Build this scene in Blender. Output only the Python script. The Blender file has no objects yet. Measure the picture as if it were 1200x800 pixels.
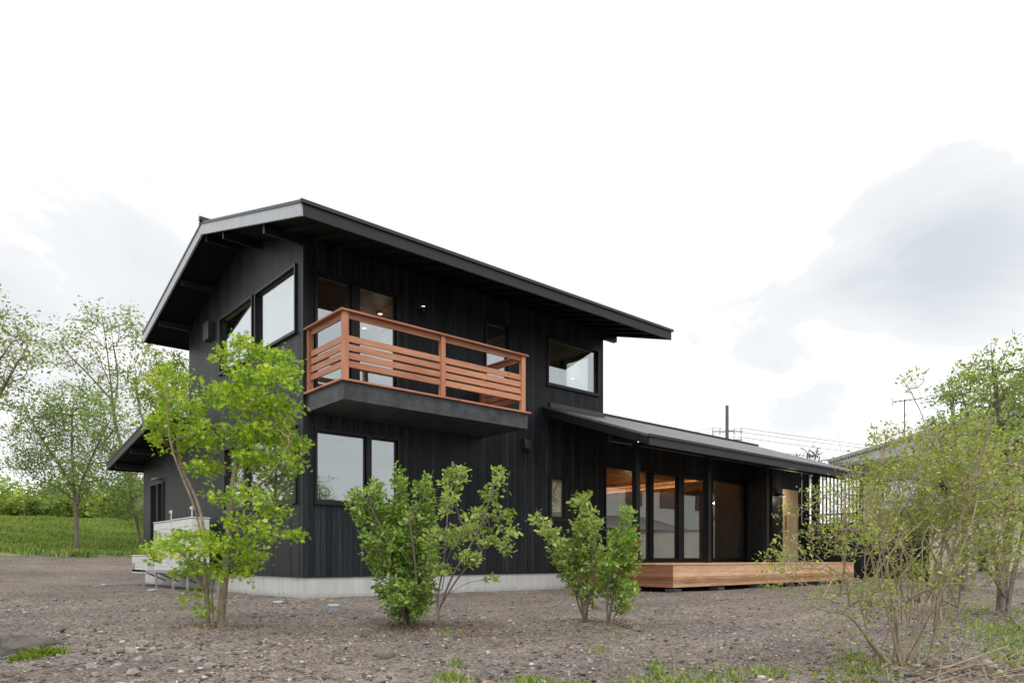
import bpy, math, random
import numpy as np
from mathutils import Vector
R = math.radians
SC = bpy.context.scene
COL = SC.collection

# ------------------------------------------------------------------ camera
F, VH, YAW = 829.09, 654.28, 0.71894
CAM = np.array([-5.2328, -11.3520, 0.6684])
cam = bpy.data.cameras.new('camera')
cam.sensor_width = 36.0; cam.sensor_fit = 'HORIZONTAL'
cam.lens = F / 1200 * 36
cam.shift_y = (VH - 400) / 1200
cam.clip_start = 0.05; cam.clip_end = 3000
camo = bpy.data.objects.new('camera', cam); COL.objects.link(camo)
camo.location = CAM; camo.rotation_euler = (R(90), 0, -YAW)
SC.camera = camo
FWD = np.array([math.sin(YAW), math.cos(YAW), 0]); RGT = np.array([math.cos(YAW), -math.sin(YAW), 0]); UP = np.array([0, 0, 1.0])
def at(u, v, d):
    """the place at depth d (metres) that was measured at pixel (u, v) of the photograph"""
    return CAM + d * (FWD + RGT * (u - 600) / F + UP * (VH - v) / F)

# ------------------------------------------------------------------ world, sun, exposure
SUN_EL, SUN_AZ = R(54), R(212)         # azimuth clockwise from +Y
world = bpy.data.worlds.new('World'); SC.world = world; world.use_nodes = True
nt = world.node_tree; nt.nodes.clear()
def nd(tree, kind, loc=None, **kw):
    n = tree.nodes.new(kind)
    for k, v in kw.items():
        if k.startswith('_'): setattr(n, k[1:], v)
        else:
            key = int(k[1:]) if k[0] == 'i' and k[1:].isdigit() else k.replace('__', ' ')
            n.inputs[key].default_value = v
    return n
def math_(tree, op, a, b=None, c=None, clamp=False):
    n = tree.nodes.new('ShaderNodeMath'); n.operation = op; n.use_clamp = clamp
    for i, x in enumerate((a, b, c)):
        if x is None: continue
        if isinstance(x, (int, float)): n.inputs[i].default_value = x
        else: tree.links.new(x, n.inputs[i])
    return n.outputs[0]
def mix_(tree, fac, a, b, blend='MIX'):
    n = tree.nodes.new('ShaderNodeMix'); n.data_type = 'RGBA'; n.blend_type = blend
    for i, x in ((0, fac), (6, a), (7, b)):
        if isinstance(x, (int, float)): n.inputs[i].default_value = x
        elif isinstance(x, tuple): n.inputs[i].default_value = x if len(x) == 4 else (*x, 1)
        else: tree.links.new(x, n.inputs[i])
    return n.outputs[2]
def ramp_(tree, fac, stops, interp='LINEAR'):
    n = tree.nodes.new('ShaderNodeValToRGB'); cr = n.color_ramp; cr.interpolation = interp
    while len(cr.elements) < len(stops): cr.elements.new(0.5)
    for e, (p, c) in zip(cr.elements, stops):
        e.position = p; e.color = (*c, 1) if len(c) == 3 else c
    tree.links.new(fac, n.inputs[0]); return n.outputs[0]
def noise_(tree, vec, scale, detail=4, rough=.55, dist=0.0):
    n = tree.nodes.new('ShaderNodeTexNoise'); n.inputs['Scale'].default_value = scale
    n.inputs['Detail'].default_value = detail; n.inputs['Roughness'].default_value = rough; n.inputs['Distortion'].default_value = dist
    if vec is not None: tree.links.new(vec, n.inputs['Vector'])
    return n.outputs['Fac']
def map_(tree, vec, scale=(1, 1, 1), loc=(0, 0, 0)):
    n = tree.nodes.new('ShaderNodeMapping'); n.inputs['Scale'].default_value = scale; n.inputs['Location'].default_value = loc
    tree.links.new(vec, n.inputs['Vector']); return n.outputs[0]

sky = nt.nodes.new('ShaderNodeTexSky'); sky.sky_type = 'NISHITA'; sky.sun_disc = False
sky.sun_elevation = SUN_EL; sky.sun_rotation = SUN_AZ; sky.air_density = 1.0; sky.dust_density = 2.0
tc = nt.nodes.new('ShaderNodeTexCoord')
sep = nt.nodes.new('ShaderNodeSeparateXYZ'); nt.links.new(tc.outputs['Generated'], sep.inputs[0])
zz = math_(nt, 'ADD', math_(nt, 'MAXIMUM', sep.outputs[2], 0.0), 0.22)
cmb = nt.nodes.new('ShaderNodeCombineXYZ')
nt.links.new(math_(nt, 'DIVIDE', sep.outputs[0], zz), cmb.inputs[0]); nt.links.new(math_(nt, 'DIVIDE', sep.outputs[1], zz), cmb.inputs[1])
n1 = noise_(nt, map_(nt, cmb.outputs[0], (1, 1, 1), (3.7, 1.2, 0)), 0.85, 6, .52, .3)
n2 = noise_(nt, map_(nt, cmb.outputs[0], (1, 1, 1), (8.1, 5.4, 2)), 2.3, 5, .55, .2)
# a blue-grey cloud bank hanging over the far end of the wing
def blob(u, v, su):
    d = at(u, v, 1) - CAM; d = d / np.linalg.norm(d)
    n = nt.nodes.new('ShaderNodeVectorMath'); n.operation = 'DOT_PRODUCT'
    nt.links.new(tc.outputs['Generated'], n.inputs[0]); n.inputs[1].default_value = tuple(d)
    return math_(nt, 'MULTIPLY', math_(nt, 'SUBTRACT', n.outputs['Value'], math.cos(su)), 1 / (1 - math.cos(su)), clamp=True)
bl = math_(nt, 'MAXIMUM', math_(nt, 'MULTIPLY', blob(1095, 295, .17), 1.0), math_(nt, 'MULTIPLY', blob(60, 340, .28), .6))
bl = math_(nt, 'MAXIMUM', bl, math_(nt, 'MULTIPLY', blob(900, 410, .14), .6))
n3 = noise_(nt, map_(nt, cmb.outputs[0], (1, 1, 1), (1.3, 7.7, 4)), 1.6, 6, .58, .4)
bl = math_(nt, 'MULTIPLY', bl, math_(nt, 'ADD', math_(nt, 'MULTIPLY', bl, .75), math_(nt, 'MULTIPLY_ADD', n3, 3.4, -1.75), clamp=True), clamp=True)
low = math_(nt, 'SUBTRACT', 1.0, math_(nt, 'MULTIPLY', sep.outputs[2], 2.2, clamp=True))   # thinner, greyer cloud low down
dark = math_(nt, 'ADD', math_(nt, 'MULTIPLY', math_(nt, 'MULTIPLY_ADD', math_(nt, 'MULTIPLY_ADD', n1, .55, math_(nt, 'MULTIPLY', n2, .45)), 3.0, -1.36, clamp=True), .12), bl)
dark = math_(nt, 'ADD', dark, math_(nt, 'MULTIPLY', low, math_(nt, 'MULTIPLY', n2, .22)))
back = nt.nodes.new('ShaderNodeVectorMath'); back.operation = 'DOT_PRODUCT'; nt.links.new(tc.outputs['Generated'], back.inputs[0]); back.inputs[1].default_value = (.45, -.89, 0)
dark = math_(nt, 'ADD', dark, math_(nt, 'MULTIPLY', math_(nt, 'MULTIPLY_ADD', back.outputs['Value'], 1.6, -.4, clamp=True), math_(nt, 'MULTIPLY', low, .62)), clamp=True)   # bluer cloud low over the lane
cloud = ramp_(nt, dark, [(0, (1.22, 1.225, 1.23)), (.10, (.95, .955, .96)), (.2, (.785, .794, .803)), (.55, (.69, .715, .735)), (1, (.575, .62, .66))])
skyS = nt.nodes.new('ShaderNodeVectorMath'); skyS.operation = 'SCALE'; skyS.inputs['Scale'].default_value = .1
nt.links.new(sky.outputs[0], skyS.inputs[0])
fin = mix_(nt, .93, skyS.outputs[0], cloud)
bg = nt.nodes.new('ShaderNodeBackground'); bg.inputs['Strength'].default_value = 1.0
nt.links.new(fin, bg.inputs['Color'])
wo = nt.nodes.new('ShaderNodeOutputWorld'); nt.links.new(bg.outputs[0], wo.inputs[0])

sun = bpy.data.lights.new('sun', 'SUN'); sun.energy = 1.5; sun.angle = R(24); sun.color = (1, .965, .91)
suno = bpy.data.objects.new('sun', sun); COL.objects.link(suno)
sd = Vector((math.sin(SUN_AZ) * math.cos(SUN_EL), math.cos(SUN_AZ) * math.cos(SUN_EL), math.sin(SUN_EL)))
suno.rotation_euler = sd.to_track_quat('Z', 'Y').to_euler(); suno.location = (-10, -10, 20)
SC.view_settings.view_transform = 'Standard'; SC.view_settings.look = 'None'
SC.view_settings.exposure = 0.32; SC.view_settings.gamma = 1.0
SC.cycles.use_denoising = True
SC.cycles.max_bounces = 8; SC.cycles.transparent_max_bounces = 12
SC.cycles.sample_clamp_indirect = 6

# ------------------------------------------------------------------ materials
def mat(name):
    m = bpy.data.materials.new(name); m.use_nodes = True
    t = m.node_tree; b = t.nodes['Principled BSDF']; return m, t, b
def bump(t, b, h, strength=.4, dist=.02):
    n = t.nodes.new('ShaderNodeBump'); n.inputs['Strength'].default_value = strength; n.inputs['Distance'].default_value = dist
    t.links.new(h, n.inputs['Height']); t.links.new(n.outputs[0], b.inputs['Normal'])
def coords(t): return t.nodes.new('ShaderNodeTexCoord').outputs['Object']
def plain(name, col, rough=.6, metal=0, var=.15, scale=6, spec=.5, bs=0):
    m, t, b = mat(name); c = coords(t)
    n = noise_(t, c, scale, 5)
    lo = tuple(x * (1 - var) for x in col); hi = tuple(min(1, x * (1 + var)) for x in col)
    t.links.new(ramp_(t, n, [(.3, lo), (.7, hi)]), b.inputs['Base Color'])
    b.inputs['Roughness'].default_value = rough; b.inputs['Metallic'].default_value = metal; b.inputs['Specular IOR Level'].default_value = spec
    if bs: bump(t, b, noise_(t, c, scale * 8, 4), bs, .01)
    return m
M = {}
# black-stained vertical cedar boards
m, t, b = mat('black_stained_boards'); c = coords(t)
s = t.nodes.new('ShaderNodeSeparateXYZ'); t.links.new(c, s.inputs[0])
bc = math_(t, 'MULTIPLY', math_(t, 'ADD', s.outputs[0], s.outputs[1]), 1 / .105)
bi = math_(t, 'FLOOR', bc); bf = math_(t, 'FRACT', bc)
wn = t.nodes.new('ShaderNodeTexWhiteNoise'); wn.noise_dimensions = '1D'; t.links.new(bi, wn.inputs['W'])
grain = noise_(t, map_(t, c, (26, 26, .9)), 1.6, 6, .65, .35)
big = noise_(t, c, .7, 3)
v = math_(t, 'ADD', math_(t, 'MULTIPLY', wn.outputs['Value'], .26), math_(t, 'MULTIPLY', grain, .78))
v = math_(t, 'ADD', v, math_(t, 'MULTIPLY', big, .25))
fine = noise_(t, map_(t, c, (90, 90, 2.2)), 1.0, 3, .6)
v = math_(t, 'ADD', v, math_(t, 'MULTIPLY_ADD', fine, .55, -.27))
joint = math_(t, 'MULTIPLY', math_(t, 'GREATER_THAN', math_(t, 'ABSOLUTE', math_(t, 'SUBTRACT', bf, .5)), .44), .42)
v = math_(t, 'SUBTRACT', v, joint)
t.links.new(ramp_(t, v, [(.25, (.0028, .0034, .0042)), (.52, (.0090, .0112, .0142)), (.8, (.027, .0325, .039)), (1.0, (.062, .072, .085))]), b.inputs['Base Color'])
edge = math_(t, 'LESS_THAN', math_(t, 'ABSOLUTE', math_(t, 'SUBTRACT', bf, .5)), .45)
t.links.new(ramp_(t, grain, [(.3, (.34,) * 3), (.7, (.52,) * 3)]), b.inputs['Roughness'])
b.inputs['Specular IOR Level'].default_value = .24
h = math_(t, 'ADD', math_(t, 'MULTIPLY', edge, .6), math_(t, 'MULTIPLY', grain, .4)); bump(t, b, h, .55, .008)
M['siding'] = m
M['black'] = plain('black_stained_timber', (.0085, .0096, .0115), .5, var=.35, scale=9, spec=.5, bs=.12)
M['beam'] = plain('grey_black_stained_beam', (.042, .047, .053), .5, var=.5, scale=5, spec=.5, bs=.15)
M['frame'] = plain('black_aluminium', (.010, .0105, .012), .38, var=.1, spec=.4)
M['barge'] = plain('charcoal_metal_fascia', (.040, .0435, .048), .42, .35, var=.12, scale=3)
M['soffit'] = plain('black_soffit_boards', (.007, .0075, .0085), .8, var=.3, scale=8, spec=.15)
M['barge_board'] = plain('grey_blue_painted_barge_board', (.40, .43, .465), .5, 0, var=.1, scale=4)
def wood(name, dark, light, axis=0, rough=.55, plank=None):
    m, t, b = mat(name); c = coords(t)
    sc = [22, 22, 22]; sc[axis] = 1.1
    g = noise_(t, map_(t, c, tuple(sc)), 1.7, 6, .6, .8)
    big = noise_(t, c, 1.3, 3)
    f = math_(t, 'ADD', math_(t, 'MULTIPLY', g, .7), math_(t, 'MULTIPLY', big, .35))
    if plank:
        s = t.nodes.new('ShaderNodeSeparateXYZ'); t.links.new(c, s.inputs[0])
        k = math_(t, 'FLOOR', math_(t, 'MULTIPLY', s.outputs[plank[0]], 1 / plank[1]))
        wn = t.nodes.new('ShaderNodeTexWhiteNoise'); wn.noise_dimensions = '1D'; t.links.new(k, wn.inputs['W'])
        f = math_(t, 'ADD', f, math_(t, 'MULTIPLY_ADD', wn.outputs['Value'], .35, -.17))
    oi = t.nodes.new('ShaderNodeObjectInfo'); f = math_(t, 'ADD', f, math_(t, 'MULTIPLY_ADD', oi.outputs['Random'], .26, -.13))
    kv = t.nodes.new('ShaderNodeTexVoronoi'); ks = [7, 7, 7]; ks[axis] = 2.2; t.links.new(map_(t, c, tuple(ks)), kv.inputs['Vector']); kv.inputs['Scale'].default_value = 1
    f = math_(t, 'SUBTRACT', f, math_(t, 'MULTIPLY_ADD', kv.outputs['Distance'], -3.2, .42, clamp=True))
    t.links.new(ramp_(t, f, [(.24, dark), (.78, light)]), b.inputs['Base Color'])
    b.inputs['Roughness'].default_value = rough; b.inputs['Specular IOR Level'].default_value = .35
    bump(t, b, g, .15, .004); return m
M['redwood'] = wood('red_cedar_rail', (.23, .082, .043), (.62, .295, .175))
M['redwood_y'] = wood('red_cedar_rail_side', (.23, .082, .043), (.62, .295, .175), 1)
M['redwood_z'] = wood('red_cedar_post', (.23, .082, .043), (.62, .295, .175), 2)
M['deck'] = wood('larch_deck_boards', (.24, .105, .05), (.76, .48, .30), 0, .6, (2, .153))
M['deck_y'] = wood('larch_deck_shaded_side', (.14, .055, .028), (.38, .18, .095), 1, .6, (2, .153))  # same larch in darker tones: shade of the side face put into the colour
M['door'] = wood('oak_door', (.56, .40, .25), (.80, .62, .43), 2, .5)
M['ceil'] = wood('cedar_ceiling', (.30, .14, .065), (.50, .27, .13), 0, .5, (1, .12))
M['ceil_up'] = wood('upper_cedar_ceiling', (.20, .115, .075), (.32, .20, .13), 0, .5, (1, .12))
M['floor_in'] = wood('oak_floor', (.16, .09, .045), (.28, .17, .09), 0, .4)
M['plaster'] = plain('white_plaster', (.55, .55, .53), .9, var=.03)
M['plaster_dark'] = plain('taupe_plaster', (.16, .145, .13), .9, var=.06)
M['white'] = plain('white_enamel', (.62, .62, .60), .42, var=.05)
M['galv'] = plain('galvanised_steel', (.42, .43, .44), .45, .6, var=.15)
M['grille'] = plain('grey_grille', (.60, .60, .585), .5)
M['dark_in'] = plain('dark_furniture', (.02, .019, .018), .5)
M['iron'] = plain('black_iron', (.012, .012, .012), .45)
M['capw'] = plain('pale_blue_plastic', (.42, .46, .51), .5)
M['capd'] = plain('blue_grey_plastic', (.22, .27, .34), .5)
# concrete
m, t, b = mat('cast_concrete'); c = coords(t)
st = noise_(t, map_(t, c, (7, 7, .8)), 1.2, 5, .6); bg_ = noise_(t, c, 1.1, 4)
f = math_(t, 'ADD', math_(t, 'MULTIPLY', st, .6), math_(t, 'MULTIPLY', bg_, .4))
sz_ = t.nodes.new('ShaderNodeSeparateXYZ'); t.links.new(c, sz_.inputs[0])
mud = math_(t, 'MULTIPLY', math_(t, 'ADD', math_(t, 'MULTIPLY_ADD', sz_.outputs[2], -7.0, .55), math_(t, 'MULTIPLY_ADD', noise_(t, c, 6, 6, .7), 1.6, -.8)), .75, clamp=True)
t.links.new(mix_(t, mud, ramp_(t, f, [(.3, (.38, .385, .38)), (.7, (.57, .575, .57))]), (.20, .175, .15)), b.inputs['Base Color']); b.inputs['Roughness'].default_value = .85
bump(t, b, noise_(t, c, 30, 4), .15, .004); M['concrete'] = m
# roof shingles
m, t, b = mat('grey_slate_shingles'); c = coords(t)
br = t.nodes.new('ShaderNodeTexBrick'); t.links.new(map_(t, c, (1, 1, 1)), br.inputs['Vector'])
br.inputs['Scale'].default_value = 1; br.inputs['Brick Width'].default_value = .45; br.inputs['Row Height'].default_value = .18; br.inputs['Mortar Size'].default_value = .006
br.inputs['Color1'].default_value = (.075, .08, .084, 1); br.inputs['Color2'].default_value = (.13, .135, .14, 1); br.inputs['Mortar'].default_value = (.03, .032, .034, 1)
t.links.new(mix_(t, .5, br.outputs['Color'], ramp_(t, noise_(t, c, 9, 5), [(.3, (.06, .064, .067)), (.7, (.15, .155, .16))])), b.inputs['Base Color'])
b.inputs['Roughness'].default_value = .55; bump(t, b, br.outputs['Fac'], -.4, .01); M['shingle'] = m
# glass: sky-mirroring low-e panes
def glass(name, base):
    m = bpy.data.materials.new(name); m.use_nodes = True; t = m.node_tree; t.nodes.clear()
    tr = nd(t, 'ShaderNodeBsdfTransparent', Color=(.92, .95, .93, 1)); gl = nd(t, 'ShaderNodeBsdfGlossy', Color=(.93, .975, 1, 1), Roughness=.004)
    c = coords(t); bn = t.nodes.new('ShaderNodeBump'); bn.inputs['Strength'].default_value = .004; bn.inputs['Distance'].default_value = .2
    t.links.new(noise_(t, c, 1.1, 1), bn.inputs['Height']); t.links.new(bn.outputs[0], gl.inputs['Normal'])
    ge = t.nodes.new('ShaderNodeNewGeometry'); dp = t.nodes.new('ShaderNodeVectorMath'); dp.operation = 'DOT_PRODUCT'
    t.links.new(ge.outputs['Incoming'], dp.inputs[0]); t.links.new(ge.outputs['Normal'], dp.inputs[1])
    sch = math_(t, 'POWER', math_(t, 'SUBTRACT', 1.0, math_(t, 'ABSOLUTE', dp.outputs['Value'])), 5.0)
    fac = math_(t, 'ADD', base, math_(t, 'MULTIPLY', sch, 1 - base), clamp=True)
    mx = t.nodes.new('ShaderNodeMixShader'); t.links.new(fac, mx.inputs[0]); t.links.new(tr.outputs[0], mx.inputs[1]); t.links.new(gl.outputs[0], mx.inputs[2])
    o = t.nodes.new('ShaderNodeOutputMaterial'); t.links.new(mx.outputs[0], o.inputs[0]); return m
M['glass'] = glass('reflective_low_e_glass', .34)
M['glass_wing'] = glass('clear_low_e_glass', .28)
def emit(name, col, s):
    m, t, b = mat(name); b.inputs['Emission Color'].default_value = (*col, 1); b.inputs['Emission Strength'].default_value = s
    b.inputs['Base Color'].default_value = (*col, 1); return m
M['warm'] = emit('warm_cove_light', (1, .52, .18), 3)
M['lamp'] = emit('small_lamp_glow', (1, .86, .66), 2.5)
# leaves
def leaf(name, stops, trans=.4, rough=.5):
    m = bpy.data.materials.new(name); m.use_nodes = True; t = m.node_tree; t.nodes.clear()
    a = t.nodes.new('ShaderNodeAttribute'); a.attribute_name = 'rnd'
    col = ramp_(t, a.outputs['Fac'], stops)
    df = t.nodes.new('ShaderNodeBsdfPrincipled'); t.links.new(col, df.inputs['Base Color']); df.inputs['Roughness'].default_value = rough; df.inputs['Specular IOR Level'].default_value = .3
    tl = t.nodes.new('ShaderNodeBsdfTranslucent'); t.links.new(mix_(t, 1.0, col, (1.15, 1.1, .55), 'MULTIPLY'), tl.inputs['Color'])
    mx = nd(t, 'ShaderNodeMixShader'); mx.inputs[0].default_value = trans
    t.links.new(df.outputs[0], mx.inputs[1]); t.links.new(tl.outputs[0], mx.inputs[2])
    o = t.nodes.new('ShaderNodeOutputMaterial'); t.links.new(mx.outputs[0], o.inputs[0]); return m
M['leaf_maple'] = leaf('maple_leaf', [(0, (.09, .22, .025)), (.35, (.24, .42, .035)), (.75, (.45, .60, .05)), (1, (.68, .68, .11))])
M['leaf_dense'] = leaf('glossy_green_leaf', [(0, (.09, .18, .035)), (.5, (.23, .37, .075)), (1, (.45, .57, .17))])
M['leaf_light'] = leaf('light_green_leaf', [(0, (.12, .21, .04)), (.5, (.30, .42, .10)), (1, (.54, .63, .24))])
M['leaf_rust'] = leaf('green_and_rust_leaf', [(0, (.10, .22, .03)), (.5, (.25, .42, .07)), (.84, (.44, .58, .15)), (.88, (.32, .11, .05)), (1, (.36, .15, .06))])
M['leaf_bronze'] = leaf('young_olive_leaf', [(0, (.15, .26, .04)), (.45, (.32, .45, .07)), (.70, (.52, .60, .14)), (.72, (.38, .28, .14)), (1, (.52, .42, .25))])
M['leaf_tree'] = leaf('fresh_tree_leaf', [(0, (.11, .195, .055)), (.5, (.235, .355, .10)), (1, (.41, .52, .185))])
M['leaf_far'] = leaf('spring_tree_leaf', [(0, (.16, .21, .085)), (.5, (.29, .36, .14)), (1, (.44, .50, .22))])
M['leaf_hedge'] = leaf('hedge_leaf', [(0, (.07, .12, .03)), (.5, (.19, .28, .05)), (.8, (.40, .45, .07)), (1, (.52, .52, .11))])
M['leaf_pine'] = leaf('pine_needles', [(0, (.04, .06, .025)), (1, (.09, .12, .05))], .2)
M['grass'] = leaf('grass_blade', [(0, (.15, .29, .07)), (.5, (.28, .44, .11)), (.8, (.46, .58, .19)), (1, (.66, .58, .34))], .35)
M['weed'] = leaf('weed_blade', [(0, (.12, .22, .04)), (.55, (.25, .38, .07)), (.85, (.40, .48, .13)), (1, (.48, .42, .20))], .4)
def bark(name, dark, light, sc=9):
    m, t, b = mat(name); c = coords(t)
    f = noise_(t, map_(t, c, (1, 1, .35)), sc, 6, .7)
    t.links.new(ramp_(t, f, [(.3, dark), (.7, light)]), b.inputs['Base Color']); b.inputs['Roughness'].default_value = .85
    bump(t, b, f, .5, .01); return m
M['bark_maple'] = bark('pale_maple_bark', (.12, .095, .065), (.36, .29, .20), 22)
M['bark_shrub'] = bark('grey_brown_bark', (.075, .06, .05), (.22, .18, .145), 30)
M['bark_tan'] = bark('tan_twig_bark', (.17, .135, .09), (.44, .36, .25), 26)
M['bark_tree'] = bark('grey_tree_bark', (.10, .085, .07), (.24, .205, .17), 8)

# ground: volcanic gravel yard
m, t, b = mat('brown_grey_gravel'); c = coords(t)
vo = t.nodes.new('ShaderNodeTexVoronoi'); vo.inputs['Scale'].default_value = 34; t.links.new(c, vo.inputs['Vector'])
vo2 = t.nodes.new('ShaderNodeTexVoronoi'); vo2.inputs['Scale'].default_value = 85; t.links.new(c, vo2.inputs['Vector'])
sv = t.nodes.new('ShaderNodeSeparateColor'); t.links.new(vo.outputs['Color'], sv.inputs[0])
sv2 = t.nodes.new('ShaderNodeSeparateColor'); t.links.new(vo2.outputs['Color'], sv2.inputs[0])
mid = noise_(t, c, 2.2, 6, .62); bigp = noise_(t, c, .35, 4, .6)
f = math_(t, 'ADD', math_(t, 'MULTIPLY', sv.outputs[0], .33), math_(t, 'MULTIPLY', sv2.outputs[0], .32))
f = math_(t, 'ADD', f, math_(t, 'MULTIPLY', mid, .36))
soil = ramp_(t, f, [(.18, (.092, .079, .070)), (.5, (.222, .193, .170)), (.74, (.34, .304, .274)), (.92, (.54, .50, .465))])
tint = ramp_(t, bigp, [(.35, (.80, .78, .78)), (.65, (1.16, 1.12, 1.07))])
soil = mix_(t, 1.0, soil, tint, 'MULTIPLY')
sand = math_(t, 'MULTIPLY_ADD', noise_(t, map_(t, c, (1, 1, 1), (4.3, 9.1, 0)), .9, 6, .65), 4.5, -2.5, clamp=True)
soil = mix_(t, math_(t, 'MULTIPLY', sand, .55), soil, mix_(t, 1.0, soil, (1.35, 1.12, .86), 'MULTIPLY'))
rut = t.nodes.new('ShaderNodeTexWave'); rut.wave_type = 'BANDS'; rut.bands_direction = 'Y'; rut.inputs['Scale'].default_value = .16; rut.inputs['Distortion'].default_value = 3.5; rut.inputs['Detail'].default_value = 3; t.links.new(c, rut.inputs['Vector'])
damp = math_(t, 'MULTIPLY', math_(t, 'MULTIPLY_ADD', rut.outputs['Fac'], 3.0, -2.0, clamp=True), math_(t, 'MULTIPLY_ADD', mid, 2.2, -.6, clamp=True))
soil = mix_(t, math_(t, 'MULTIPLY', damp, .6), soil, mix_(t, 1.0, soil, (.62, .59, .58), 'MULTIPLY'))
# grass soil on the bank behind the yard
s = t.nodes.new('ShaderNodeSeparateXYZ'); t.links.new(c, s.inputs[0])
gf = math_(t, 'MULTIPLY_ADD', math_(t, 'ADD', s.outputs[1], math_(t, 'MULTIPLY', math_(t, 'SUBTRACT', noise_(t, c, 1.4, 5), .5), 1.4)), 1.6, -16.7 * 1.6, clamp=True)
gm = ramp_(t, noise_(t, c, 3, 5), [(.3, (.20, .26, .08)), (.7, (.38, .42, .15))])
t.links.new(mix_(t, gf, soil, gm), b.inputs['Base Color']); b.inputs['Roughness'].default_value = .93; b.inputs['Specular IOR Level'].default_value = .2
h = math_(t, 'ADD', math_(t, 'MULTIPLY', vo.outputs['Distance'], -1.1), math_(t, 'MULTIPLY', vo2.outputs['Distance'], -.6))
h = math_(t, 'ADD', h, math_(t, 'MULTIPLY', noise_(t, c, 9, 5, .65), 1.2)); bump(t, b, h, .8, .03)
M['ground'] = m
m, t, b = mat('gravel_stone'); c = coords(t)
a = t.nodes.new('ShaderNodeAttribute'); a.attribute_name = 'rnd'
cc = ramp_(t, a.outputs['Fac'], [(0, (.065, .056, .049)), (.5, (.175, .150, .131)), (.88, (.27, .237, .21)), (.975, (.50, .46, .42)), (1, (.33, .20, .13))])
t.links.new(mix_(t, 1, cc, ramp_(t, noise_(t, c, 40, 4), [(.3, (.75,) * 3), (.7, (1.2,) * 3)]), 'MULTIPLY'), b.inputs['Base Color']); b.inputs['Roughness'].default_value = .9
M['stone'] = m
m, t, b = mat('pale_rock'); c = coords(t)
t.links.new(ramp_(t, noise_(t, c, 14, 6, .65), [(.3, (.14, .12, .105)), (.7, (.36, .325, .29))]), b.inputs['Base Color']); b.inputs['Roughness'].default_value = .9
bump(t, b, noise_(t, c, 30, 5), .5, .01); M['pale_rock'] = m
m, t, b = mat('lava_rock'); c = coords(t)
f = noise_(t, c, 7, 7, .7)
t.links.new(ramp_(t, f, [(.3, (.035, .03, .027)), (.7, (.15, .13, .115))]), b.inputs['Base Color']); b.inputs['Roughness'].default_value = .95
bump(t, b, f, .9, .03); M['lava'] = m
# neighbours
M['cream'] = plain('cream_render', (.52, .48, .41), .9, var=.08, scale=2)
M['render_white'] = plain('white_render', (.62, .62, .60), .9, var=.05, scale=2)
M['block'] = plain('grey_block_kerb', (.24, .23, .215), .9, var=.2, scale=5)
m, t, b = mat('grey_roof_tiles'); c = coords(t)
wv = t.nodes.new('ShaderNodeTexWave'); wv.wave_type = 'BANDS'; wv.bands_direction = 'Y'; wv.inputs['Scale'].default_value = 4.2; t.links.new(c, wv.inputs['Vector'])
wv2 = t.nodes.new('ShaderNodeTexWave'); wv2.bands_direction = 'X'; wv2.inputs['Scale'].default_value = 3.4; t.links.new(c, wv2.inputs['Vector'])
f = math_(t, 'ADD', math_(t, 'MULTIPLY', wv.outputs['Fac'], .5), math_(t, 'MULTIPLY', noise_(t, c, 4, 5), .6))
t.links.new(ramp_(t, f, [(.3, (.10, .10, .105)), (.8, (.27, .265, .265))]), b.inputs['Base Color']); b.inputs['Roughness'].default_value = .55
bump(t, b, math_(t, 'ADD', wv.outputs['Fac'], wv2.outputs['Fac']), .5, .05); M['tile'] = m
M['pole'] = plain('pole_concrete', (.10, .095, .09), .8)

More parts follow.
